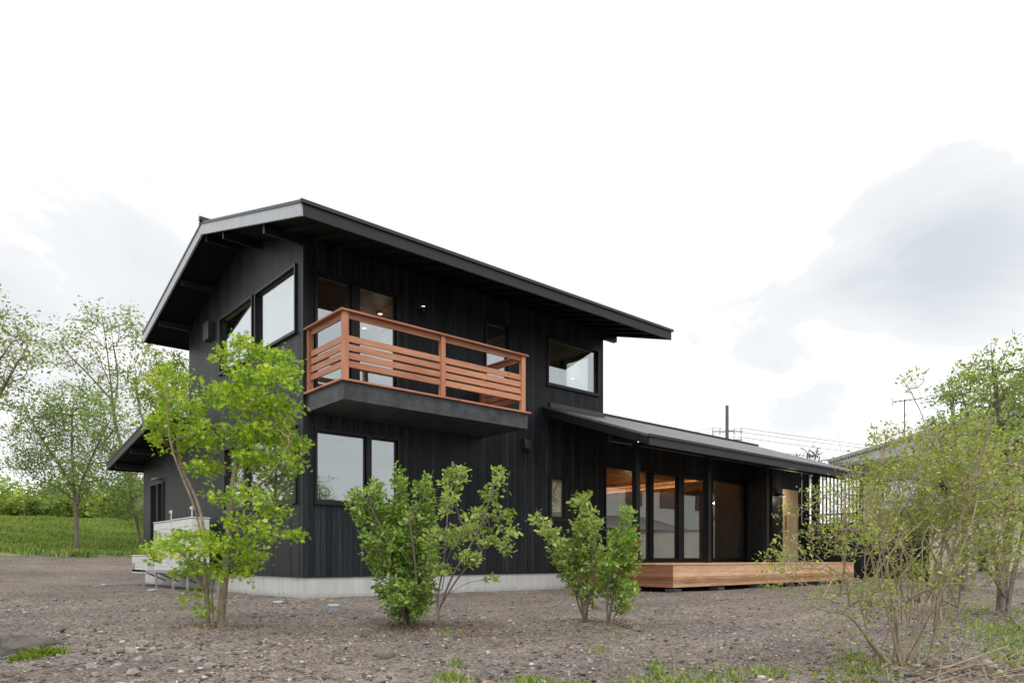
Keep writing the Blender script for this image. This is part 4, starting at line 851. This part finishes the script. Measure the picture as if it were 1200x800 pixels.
# shrub row on the bank
hb = [(-12, 592, 22, 26, 36, 'pale'), (24, 596, 20, 17, 37, 'bright'), (58, 590, 22, 22, 38, 'dark'), (100, 592, 24, 22, 39, 'yellow'), (136, 594, 20, 20, 37, 'low')]
lab = {'pale': 'bushy shrub at the left end of the row above the grass bank', 'bright': 'low yellow-green bush on the grass bank, second from the left edge', 'dark': 'darker green bush on the bank left of the round-crowned tree', 'yellow': 'rounded bush on the bank just behind the twin tree trunk', 'low': 'bush on the bank between the twin trunk and the lean-to roof'}
for i, (u, v_, ru, rv, d_, k) in enumerate(hb):
    tree('bank_bush', lab[k], [[(u, v_ + rv + 2), (u, v_ + 4), (u + 3, v_ - rv * .6)], [(u, v_ + rv * .6), (u - ru * .5, v_, .5)], [(u, v_ + rv * .6), (u + ru * .5, v_, -.5)]],
         [(u, v_, ru, rv), (u - ru * .5, v_ + rv * .3, ru * .7, rv * .7), (u + ru * .5, v_ + rv * .25, ru * .7, rv * .7)], d_, 34, .2, 'leaf_hedge' if k != 'dark' else 'leaf_tree', 30 + i, .05, 1.4, cat='shrub', group='bushes along the grass bank', step=.3)
# a belt of woodland far behind the yard
rng = r_(40); Pw = []
for k in range(70):
    u = rng.uniform(-60, 235); dd_ = rng.uniform(50, 75); c0 = at(u, 575, dd_); c0[2] = float(gz(c0[0], c0[1]))
    hgt = rng.uniform(2.5, 5.2); n = 260; w = rng.normal(size=(n, 3)); w /= np.linalg.norm(w, axis=1, keepdims=True)
    Pw.append(c0 + np.array([0, 0, hgt * .55]) + w * rng.uniform(.6, 1, (n, 1)) * np.array([1.9, 1.9, hgt * .55]))
Pw = np.vstack(Pw); n = len(Pw)
tag(leafmesh('woodland_belt', Pw, rng.normal(size=(n, 3)), rng.normal(size=(n, 3)) + np.array([0, 0, .6]), rng.uniform(.25, .5, n), 'diamond', M['leaf_tree'], None, rng.random(n)), 'distant belt of mixed green woodland beyond the grass bank', 'woodland', kind='stuff')
# trees beyond the roof of the wing
def roof_pine():
    rng = r_(41); d_ = 55
    S = [[at(945, 640, d_), at(946, 580, d_), at(946, 530, d_)], [at(946, 560, d_), at(930, 540, d_)], [at(946, 560, d_), at(962, 545, d_)]]
    S[0][0][2] = 0
    A = sample([(945, 540, 12, 10, d_, 1.4), (930, 545, 12, 7, d_, 1.2), (960, 547, 12, 7, d_, 1.2), (946, 530, 5, 4, d_, .6), (945, 556, 20, 8, d_, 1.5)], 60, rng)
    plant('pine_tree', 'dark pine top peeping over the wing roof beside the power lines', 'tree', S, A, dict(per=10, size=.5, shape='needle', mat=M['leaf_pine'], spread=.2, tilt=1, along=.4, maxtips=5), M['bark_tree'], rng, step=.5, rbase=.15, rtip=.02)
roof_pine()
tree('neighbour_garden_tree', 'green garden tree rising over the tiled neighbour roof at right', [[(1130, 680), (1130, 620), (1125, 560), (1118, 500), (1112, 450)], [(1124, 560), (1150, 500, .5), (1170, 450, .6)], [(1122, 540), (1095, 510, -.5), (1088, 490, -.5)]],
     [(1115, 462, 22, 16), (1140, 440, 18, 16), (1160, 470, 24, 20), (1100, 495, 20, 14), (1135, 500, 30, 18), (1185, 450, 20, 24), (1180, 500, 24, 20), (1160, 540, 30, 18), (1205, 480, 18, 40), (1110, 530, 20, 14)], 15, 24, .065, 'leaf_tree', 42, .06, .9, step=.22, spread=.08, group=None, perleaf=12)
# greenery seen only in the window reflections
for i, (x, y, h_, lab_) in enumerate(((-4, -40, 6.0, 'a'), (9, -46, 9.0, 'b'), (30, -36, 7.5, 'c'))):
    rng = r_(50 + i); b0 = np.array([x, y, 0.0])
    S = [[b0, b0 + (0, 0, h_ * .5), b0 + (.2, 0, h_ * .9)], [b0 + (0, 0, h_ * .4), b0 + (1.2, .3, h_ * .7)], [b0 + (0, 0, h_ * .4), b0 + (-1.1, -.4, h_ * .65)]]
    w = rng.normal(size=(240, 3)); w /= np.linalg.norm(w, axis=1, keepdims=True); A = b0 + (0, 0, h_ * .62) + w * rng.random((240, 1)) ** .4 * np.array([h_ * .28, h_ * .28, h_ * .38])
    plant('street_tree', ['small leafy tree across the lane, leftmost in the window reflections', 'tall leafy tree across the lane mirrored in the lower window', 'leafy tree beside the white neighbour house across the lane'][i], 'tree', S, A, dict(per=6, size=.22, shape='diamond', mat=M['leaf_tree'], spread=.15, tilt=.8, along=.4, maxtips=4), M['bark_tree'], rng, step=.5, rbase=.14, rtip=.012, group='trees across the lane')

for i, (u, d_, h_) in enumerate(((-190, 26, 6.5), (-330, 24, 7.5), (-480, 25, 6.0), (-660, 23, 7.0), (-900, 22, 5.5))):
    rng = r_(56 + i); b0 = at(u, 600, d_); b0[2] = float(gz(b0[0], b0[1])); h_ += 0.0
    S = [[b0, b0 + (0, 0, h_ * .5), b0 + (.2, 0, h_ * .9)], [b0 + (0, 0, h_ * .3), b0 + (1.2, .3, h_ * .6)], [b0 + (0, 0, h_ * .3), b0 + (-1.1, -.4, h_ * .55)]]
    w = rng.normal(size=(420, 3)); w /= np.linalg.norm(w, axis=1, keepdims=True); A = b0 + (0, 0, h_ * .52) + w * rng.random((420, 1)) ** .4 * np.array([h_ * .33, h_ * .33, h_ * .46])
    plant('orchard_tree', ['bushy tree beyond the left frame edge, nearest the bank', 'tallest bushy tree beyond the left frame edge', 'bushy tree in the middle of the row left of the yard', 'bushy tree second from the near end of the row left of the yard', 'bushy tree at the near end of the row left of the yard'][i], 'tree', S, A, dict(per=8, size=.2, shape='diamond', mat=M['leaf_tree'], spread=.2, tilt=.8, along=.4, maxtips=4), M['bark_tree'], rng, step=.5, rbase=.12, rtip=.012, group='trees left of the yard')

# ------------------------------------------------------------------ neighbours, pole
def hip_roof(mb, x0, x1, y0, y1, z0, z1, o, t=.12):
    xr0, xr1 = (x0 + (y1 - y0) / 2, x1 - (y1 - y0) / 2) if x1 - x0 > y1 - y0 else ((x0 + x1) / 2,) * 2
    yr0, yr1 = ((y0 + y1) / 2,) * 2 if x1 - x0 > y1 - y0 else (y0 + (x1 - x0) / 2, y1 - (x1 - x0) / 2)
    b0 = [(x0, y0, z0), (x1, y0, z0), (x1, y1, z0), (x0, y1, z0)]; lo = [(a, b_, z0 - t) for a, b_, _ in b0]
    r = [(xr0, yr0, z1), (xr1, yr1, z1)]
    if x1 - x0 > y1 - y0: fs = [(0, 1, 9, 8), (1, 2, 9), (2, 3, 8, 9), (3, 0, 8)]
    else: fs = [(0, 1, 8), (1, 2, 9, 8), (2, 3, 9), (3, 0, 8, 9)]
    mb.add(b0 + lo + r, fs + [(7, 6, 5, 4), (0, 4, 5, 1), (1, 5, 6, 2), (2, 6, 7, 3), (3, 7, 4, 0)])
    return mb
nb = empty('neighbour_house', 'cream neighbour house with a grey tiled hip roof behind the big shrub', 'house', (33, -2, 0))
def NB(mb, n, m_, par=None): return P(mb, n, m_, par or nb, (33, -2, 0)) if par is None else P(mb, n, m_, par, (33, -2, 0))
NB(box(27.6, 38, -9, 2.3, -.1, 4.75), 'wall', 'cream')
rfn = NB(hip_roof(MB(), 26.5, 39, -10, 3.2, 4.95, 7.6, 0, .16), 'roof', 'tile')
NB(MB().tube([(26.5, 3.2, 5.02), (32.7, -3.3, 7.7), (32.75, -3.5, 7.7), (26.5, -10, 5.02)], .13, 8), 'ridge_tile', 'tile', rfn)
for y in (-7.2, -4.4, -1.6, .6):
    w_ = NB(box(27.53, 27.6, y - .75, y + .75, 2.9, 4.1), 'window', 'frame'); NB(box(27.52, 27.528, y - .68, y + .68, 2.97, 4.03), 'pane', 'glass', w_)
hz = NB(hip_roof(MB(), 25.6, 27.58, -9.3, 1.6, 2.75, 3.2, 0, .1), 'porch_roof', 'tile')
gwl = empty('garden_wall', 'pale cream garden wall with a grey kerb at the yard edge', 'wall', (24, -2, 0))
P(box(24.0, 24.16, -12, 1.0, .22, 2.0), 'wall_panel', 'cream', gwl, (24, -2, 0)); P(box(23.9, 24.26, -12, 1.05, -.1, .219), 'kerb', 'block', gwl, (24, -2, 0)); P(box(23.96, 24.2, -12, 1.02, 2.002, 2.06), 'coping', 'block', gwl, (24, -2, 0))
P(box(23.93, 23.998, -3.6, -3.3, .22, 1.4), 'meter_box', 'iron', gwl, (24, -2, 0))
fe = empty('dark_fence', 'low dark slatted fence seen through the porch lattice', 'fence', (18.2, -1, 0))
P(box(18.2, 18.25, -3.6, 2.2, .05, 1.85), 'fence_panel', 'black', fe, (18.2, -1, 0))
for y in (-3.5, -1.6, .3, 2.1): P(box(18.255, 18.33, y - .04, y + .04, -.1, 1.95), 'post', 'black', fe, (18.2, -1, 0))
an = at(1060, 535, 34.0)
ant = empty('roof_antenna', 'thin television antenna on a mast above the tiled roof', 'antenna', tuple(an))
hA = at(1060, 468, 34)[2] - an[2]
MB().tube([(0, 0, -.2), (0, 0, hA)], .025, 6).build('mast', M['iron'], ant)
mb = MB(); a0 = RGT * -.55; a1 = RGT * .85 + UP * .18
mb.tube([a0 + UP * (hA - .12), a1 + UP * (hA - .12)], .018, 6)
for k in range(7):
    q = a0 + (a1 - a0) * k / 6 + UP * (hA - .12); L = .35 - .03 * k; mb.tube([q - FWD * L, q + FWD * L], .01, 5)
mb.tube([a0 + UP * (hA - .12) + UP * .2 - RGT * .05, a0 + UP * (hA - .12), a0 + UP * (hA - .12) - UP * .22 - RGT * .05], .012, 5)
mb.build('aerial', M['iron'], ant)
def pole(p, h, label):
    e = empty('utility_pole', label, 'utility pole', (p[0], p[1], 0), 'utility poles along the lane')
    MB().tube([(0, 0, -.2), (0, 0, h)], [.19, .13], 12).build('pole_shaft', M['pole'], e)
    for z in (h - 2.2, h - 2.9, h - 3.6):
        MB().tube([RGT * -1.3 + UP * z, RGT * 1.3 + UP * z], .045, 6).build('crossarm', M['pole'], e)
        for k in (-1.2, -.6, .6, 1.2): MB().tube([RGT * k + UP * (z - .25), RGT * k + UP * (z + .3)], [.07, .05], 6).build('insulator', M['galv'], e)
    MB().tube([RGT * .55 + UP * (h - 4.6), RGT * .55 + UP * (h - 3.7)], .28, 12).build('transformer', M['pole'], e)
    return e
p1 = at(852, 600, 60); pole(p1, at(852, 475, 60)[2], 'dark utility pole with crossarms rising behind the wing roof')
p2 = at(1420, 600, 78); p0 = at(430, 600, 100)
pole(p2, 12.5, 'utility pole out to the right that the wires run to')
hh = at(852, 475, 60)[2]
for k, (dz, off) in enumerate(((2.2, -1.2), (2.2, 1.2), (2.9, .6), (3.6, -.6))):
    for q, hq, nm in ((p2, 12.5, 0), (p0, 12.0, 1)):
        a = np.array([p1[0], p1[1], hh - dz + .3]) + RGT * off; b_ = np.array([q[0], q[1], hq - dz + .3]) + RGT * off
        pts = [a + (b_ - a) * t_ - UP * 4 * .9 * t_ * (1 - t_) for t_ in np.linspace(0, 1, 14)]
        tag(MB().tube(pts, .018, 5).build('power_line', M['iron']), 'thin black overhead wire slung from the utility pole %s' % ('towards the right' if nm == 0 else 'towards the left, behind the roof'), 'power line', 'overhead wires at the utility pole')
# white neighbour across the lane: stands outside the frame, seen mirrored in the wing windows
nw = empty('white_house', 'white rendered house with tiled lower roof mirrored in the wing windows', 'house', (27, -20, 0))
P(box(20, 48, -26, -17, -.1, 6.2), 'wall', 'render_white', nw, (27, -20, 0)); P(hip_roof(MB(), 19, 49, -27, -16, 6.3, 8.8, 0, .16), 'roof', 'tile', nw, (27, -20, 0))
P(MB().prism([(22, -16.98, 3.3), (22, -13.2, 2.3), (22, -13.2, 2.2), (22, -16.98, 3.1)], (9, 0, 0)), 'porch_roof', 'tile', nw, (27, -20, 0)); P(box(22.4, 30.6, -16.98, -13.8, -.1, 2.2), 'porch', 'cream', nw, (27, -20, 0))
for x in (21, 25, 29, 32.5, 36.5, 39.6, 42.6):
    w_ = P(box(x, x + 1.6, -16.999, -16.93, 4.0, 5.3), 'window', 'iron', nw, (27, -20, 0))

rng = r_(59); n = 9000; X = rng.uniform(15.0, 46, n); Y = -12.6 + rng.normal(0, .35, n); Z = rng.random(n) ** .7 * (1.55 + .25 * np.sin(X * 1.9)); 
e = empty('clipped_hedge', 'low green hedge along the lane before the white house', 'hedge', (0, 0, 0))
leafmesh('foliage', np.stack([X, Y, Z], -1), rng.normal(size=(n, 3)), rng.normal(size=(n, 3)) + np.array([0, 0, .6]), rng.uniform(.1, .22, n), 'diamond', M['leaf_tree'], e, rng.random(n))
# ------------------------------------------------------------------ gravel, rocks, grass
ICO = None
def ico():
    t_ = (1 + 5 ** .5) / 2
    v_ = np.array([(-1, t_, 0), (1, t_, 0), (-1, -t_, 0), (1, -t_, 0), (0, -1, t_), (0, 1, t_), (0, -1, -t_), (0, 1, -t_), (t_, 0, -1), (t_, 0, 1), (-t_, 0, -1), (-t_, 0, 1)]) / math.sqrt(1 + t_ * t_)
    f_ = np.array([(0, 11, 5), (0, 5, 1), (0, 1, 7), (0, 7, 10), (0, 10, 11), (1, 5, 9), (5, 11, 4), (11, 10, 2), (10, 7, 6), (7, 1, 8), (3, 9, 4), (3, 4, 2), (3, 2, 6), (3, 6, 8), (3, 8, 9), (4, 9, 5), (2, 4, 11), (6, 2, 10), (8, 6, 7), (9, 8, 1)])
    return v_, f_
iv, if_ = ico()
rng = r_(60); n = 42000
dd_ = 2.6 + (rng.random(n) ** 1.5) * 15; uu = rng.uniform(-60, 1260, n)
X = CAM[0] + dd_ * (FWD[0] + RGT[0] * (uu - 600) / F); Y = CAM[1] + dd_ * (FWD[1] + RGT[1] * (uu - 600) / F)
keep = ~((X > -.05) & (Y > -.1) & (X < 17)) & ~((X > 6.3) & (Y > -2.9)) & (Y < 16)
X, Y = X[keep], Y[keep]; n = len(X)
sz = np.clip(rng.lognormal(math.log(.0068), .5, n), .003, .026)
sz = sz * np.where(rng.random(n) < .007, rng.uniform(2, 3.6, n), 1)
Vs = iv[None] * (1 + rng.normal(0, .22, (n, 12, 1))) * sz[:, None, None] * np.stack([rng.uniform(.7, 1.5, n), rng.uniform(.7, 1.5, n), rng.uniform(.45, .85, n)], -1)[:, None, :]
ca, sa = np.cos(a_ := rng.uniform(0, 6.28, n)), np.sin(a_)
Vx = Vs[:, :, 0] * ca[:, None] - Vs[:, :, 1] * sa[:, None]; Vy = Vs[:, :, 0] * sa[:, None] + Vs[:, :, 1] * ca[:, None]
Vs = np.stack([Vx + X[:, None], Vy + Y[:, None], Vs[:, :, 2] + (gz(X, Y) + sz * .15)[:, None]], -1)
Fs = (if_[None] + (np.arange(n) * 12)[:, None, None]).reshape(-1, 3)
tag(npmesh('gravel', Vs.reshape(-1, 3), Fs, M['stone'], rnd=np.repeat(rng.random(n), 20)), 'loose brown-grey volcanic gravel strewn over the yard', 'gravel', kind='stuff')
rng = r_(66); LX = []
for bx_, by_, w_, k_ in ((-2.95, -4.34, .45, 260), (-1.47, -5.6, .5, 420), (-1.3, -6.1, .5, 380), (.15, -6.5, .45, 300), (-.69, -9.69, .6, 420), (4.43, -8.93, .8, 300), (-3, -7, 3, 260)):
    LX.append(np.stack([rng.normal(bx_, w_ * .6, k_), rng.normal(by_, w_ * .6, k_)], -1))
LX = np.vstack(LX); n_ = len(LX)
M['litter'] = leaf('dry_leaf_litter', [(0, (.12, .07, .04)), (.5, (.25, .13, .06)), (.8, (.34, .22, .12)), (1, (.42, .36, .18))], .1, .8)
tag(leafmesh('leaf_litter', np.stack([LX[:, 0], LX[:, 1], gz(LX[:, 0], LX[:, 1]) + .012], -1), rng.normal(size=(n_, 3)) * (1, 1, .2), rng.normal(0, .35, (n_, 3)) + np.array([0, 0, 1.0]), rng.uniform(.012, .035, n_), 'oval', M['litter'], None, rng.random(n_)), 'fallen rust-brown leaf litter and twigs under the shrubs', 'leaf litter', kind='stuff')
def rock(name, label, cat, p, s, seed, material, group=None, sub=3):
    rng = r_(seed); import bmesh
    bm = bmesh.new(); bmesh.ops.create_icosphere(bm, subdivisions=sub, radius=1)
    dirs = rng.normal(size=(9, 3)); dirs /= np.linalg.norm(dirs, axis=1, keepdims=True); lim = rng.uniform(.42, .85, 9); ph = rng.uniform(0, 6, 6)
    for vv in bm.verts:
        c_ = np.array(vv.co)
        for d_, l_ in zip(dirs, lim):
            q = c_ @ d_
            if q > l_: c_ = c_ - d_ * (q - l_) * .85
        c_ = c_ * (1 + .06 * math.sin(5 * c_[0] + ph[0]) * math.sin(6 * c_[1] + ph[1]) + .04 * math.sin(11 * c_[2] + 9 * c_[0] + ph[2]))
        vv.co = Vector(c_ * np.array(s))
    if material == 'lava':
        from mathutils import noise as mn
        for vv in bm.verts:
            n_ = sum(mn.noise(vv.co * (7 * 2 ** k)) / 1.7 ** k for k in range(4)); vv.co += vv.co.normalized() * n_ * .42 * min(s)
    me = bpy.data.meshes.new(name); bm.to_mesh(me); bm.free(); me.materials.append(M[material])
    if sub > 2: me.polygons.foreach_set('use_smooth', [True] * len(me.polygons))
    o = bpy.data.objects.new(name, me); COL.objects.link(o); o.location = p; o.rotation_euler = (0, 0, rng.uniform(0, 6.28) if sub < 4 else .3)
    return tag(o, label, cat, group)
q = at(-2, 762, 5.05); rock('lava_boulder', 'big dark rough lava boulder half in frame at lower left', 'boulder', (q[0], q[1], .02), (.42, .26, .12), 70, 'lava', sub=5)
stones = [(138, 789, .045), (152, 773, .06), (168, 765, .07), (181, 771, .05), (163, 783, .04), (108, 793, .065), (187, 778, .03), (128, 783, .03), (230, 780, .055), (247, 786, .05), (112, 799, .05), (158, 797, .06), (200, 793, .035)]
for i, (u, v_, s_) in enumerate(stones):
    d_ = F * CAM[2] / (v_ - VH); p = at(u, v_, d_); z = float(gz(p[0], p[1]))
    rock('pale_stone', 'fist-sized pale stone lying in the loose heap at lower left', 'stone', (p[0], p[1], z + s_ * .15), (s_ * .85, s_ * .62, s_ * .48), 80 + i, 'pale_rock', 'pale stones in the lower-left heap', 2)
q = at(73, 735, F * CAM[2] / (735 - VH)); rock('dark_stone', 'single dark stone lying alone on the gravel above the grass clump', 'stone', (q[0], q[1], float(gz(q[0], q[1])) + .008), (.05, .042, .034), 120, 'lava', sub=3)

def blades(name, X, Y, h, w, lean, rng, material, parent=None, zoff=0, rpow=1):
    n = len(X); Z = gz(X, Y) + zoff; a = rng.uniform(0, 6.28, n); ln = lean * h * rng.uniform(.2, 1.3, n)
    bx, by = np.cos(a), np.sin(a); wx, wy = -by * w * .5, bx * w * .5
    p = np.stack([np.stack([X - wx, Y - wy, Z], -1), np.stack([X + wx, Y + wy, Z], -1),
                  np.stack([X + wx * .8 + bx * ln * .4, Y + wy * .8 + by * ln * .4, Z + h * .6], -1), np.stack([X + bx * ln, Y + by * ln, Z + h], -1),
                  np.stack([X - wx * .8 + bx * ln * .4, Y - wy * .8 + by * ln * .4, Z + h * .6], -1)], 1)
    return npmesh(name, p.reshape(-1, 3), np.arange(n * 5).reshape(n, 5), material, parent, rnd=rng.random(n) ** rpow)
rng = r_(61); n = 60000
uu = rng.uniform(-40, 215, n); dd_ = 23.4 + rng.random(n) ** .8 * 14
X = CAM[0] + dd_ * (FWD[0] + RGT[0] * (uu - 600) / F); Y = CAM[1] + dd_ * (FWD[1] + RGT[1] * (uu - 600) / F)
k_ = (Y > 16.5 + .5 * np.sin(X * 2.1) + .25 * np.sin(X * 7)) ; X, Y = X[k_], Y[k_]
patch = .5 + .5 * np.sin(X * 1.3 + np.sin(Y * .9) * 2) * np.sin(Y * 1.7 + X * .4)
hgt = (.09 + .2 * patch + .08 * rng.random(len(X)))
tag(blades('bank_grass', X, Y, hgt, .035, .7, rng, M['grass'], rpow=.9), 'rough green grass covering the bank behind the yard', 'grass', kind='stuff')
# low weeds along the near edge and at the right
rng = r_(62); PX = []; HH = []
spots = [(1150, 712, 55, 10, 900), (1180, 735, 40, 14, 1200), (1120, 700, 30, 8, 300), (1010, 788, 30, 10, 500), (1000, 770, 16, 8, 160), (820, 795, 40, 8, 420), (760, 796, 30, 6, 260), (900, 790, 30, 6, 260), (625, 795, 18, 5, 260), (770, 783, 8, 6, 150), (535, 776, 6, 4, 80), (530, 797, 14, 4, 220), (700, 762, 8, 3, 60), (1190, 760, 26, 20, 600), (670, 798, 14, 3, 120), (1090, 760, 40, 14, 300), (1080, 690, 50, 4, 260), (470, 733, 10, 3, 90), (525, 742, 8, 3, 60), (720, 740, 5, 3, 60)]
for u0, v0, ru, rv, k_ in spots:
    u = rng.normal(u0, ru * .8, k_); v_ = np.clip(rng.normal(v0, rv * .8, k_), 672, 830); d_ = F * CAM[2] / (v_ - VH)
    k_ = int(k_ * .62); u, v_, d_ = u[:k_], v_[:k_], d_[:k_]
    PX.append(np.stack([CAM[0] + d_ * (FWD[0] + RGT[0] * (u - 600) / F), CAM[1] + d_ * (FWD[1] + RGT[1] * (u - 600) / F)], -1)); HH.append(rng.uniform(.010, .048, k_) * (1.3 if u0 > 1100 else 1))
PX = np.vstack(PX); HH = np.concatenate(HH)
tag(blades('weeds', PX[:, 0], PX[:, 1], HH, .009, .9, rng, M['weed']), 'low scattered green weeds and grass on the near gravel', 'weeds', kind='stuff')
q = at(46, 772, F * CAM[2] / (772 - VH)); rng = r_(63); n = 900
e = empty('grass_clump', 'bright green feathery clump growing beside the lava boulder', 'plant', (0, 0, 0))
a = rng.uniform(0, 6.28, n); r0 = np.sqrt(rng.random(n)); X = q[0] + np.cos(a) * r0 * .17; Y = q[1] + np.sin(a) * r0 * .12
blades('blade_tuft', X, Y, rng.uniform(.02, .085, n) * (1.15 - .6 * r0), .008, 1.0, rng, M['weed'], e)
# dry brown stalks lying at the lower right
rng = r_(64)
e = empty('brushwood_pile', 'loose pile of dry tan stalks lying at the lower right corner', 'brushwood', tuple(at(1120, 785, 4.3) * (1, 1, 0)))
mb = MB(); b0 = np.array(e.location)
for i in range(46):
    u, v_ = rng.uniform(1060, 1230), rng.uniform(772, 830); d_ = F * CAM[2] / (v_ - VH); p = at(u, v_, d_); L = rng.uniform(.2, .7); an_ = rng.normal(.35, .5) 
    dv = (RGT * math.cos(an_) + FWD * math.sin(an_)) * L
    mb.tube([p + UP * .01 - b0, p + dv * .5 + UP * rng.uniform(.01, .05) - b0, p + dv + UP * rng.uniform(.01, .09) - b0], [.004, .0035, .002], 5)
p = at(1075, 792, 4.0)
mb.tube([p - b0 + UP * .0, at(1120, 778, 4.2) - b0, at(1182, 760, 4.45) - b0 + UP * .02], [.008, .007, .005], 6)
mb.build('dry_stalk', M['bark_tan'], e)
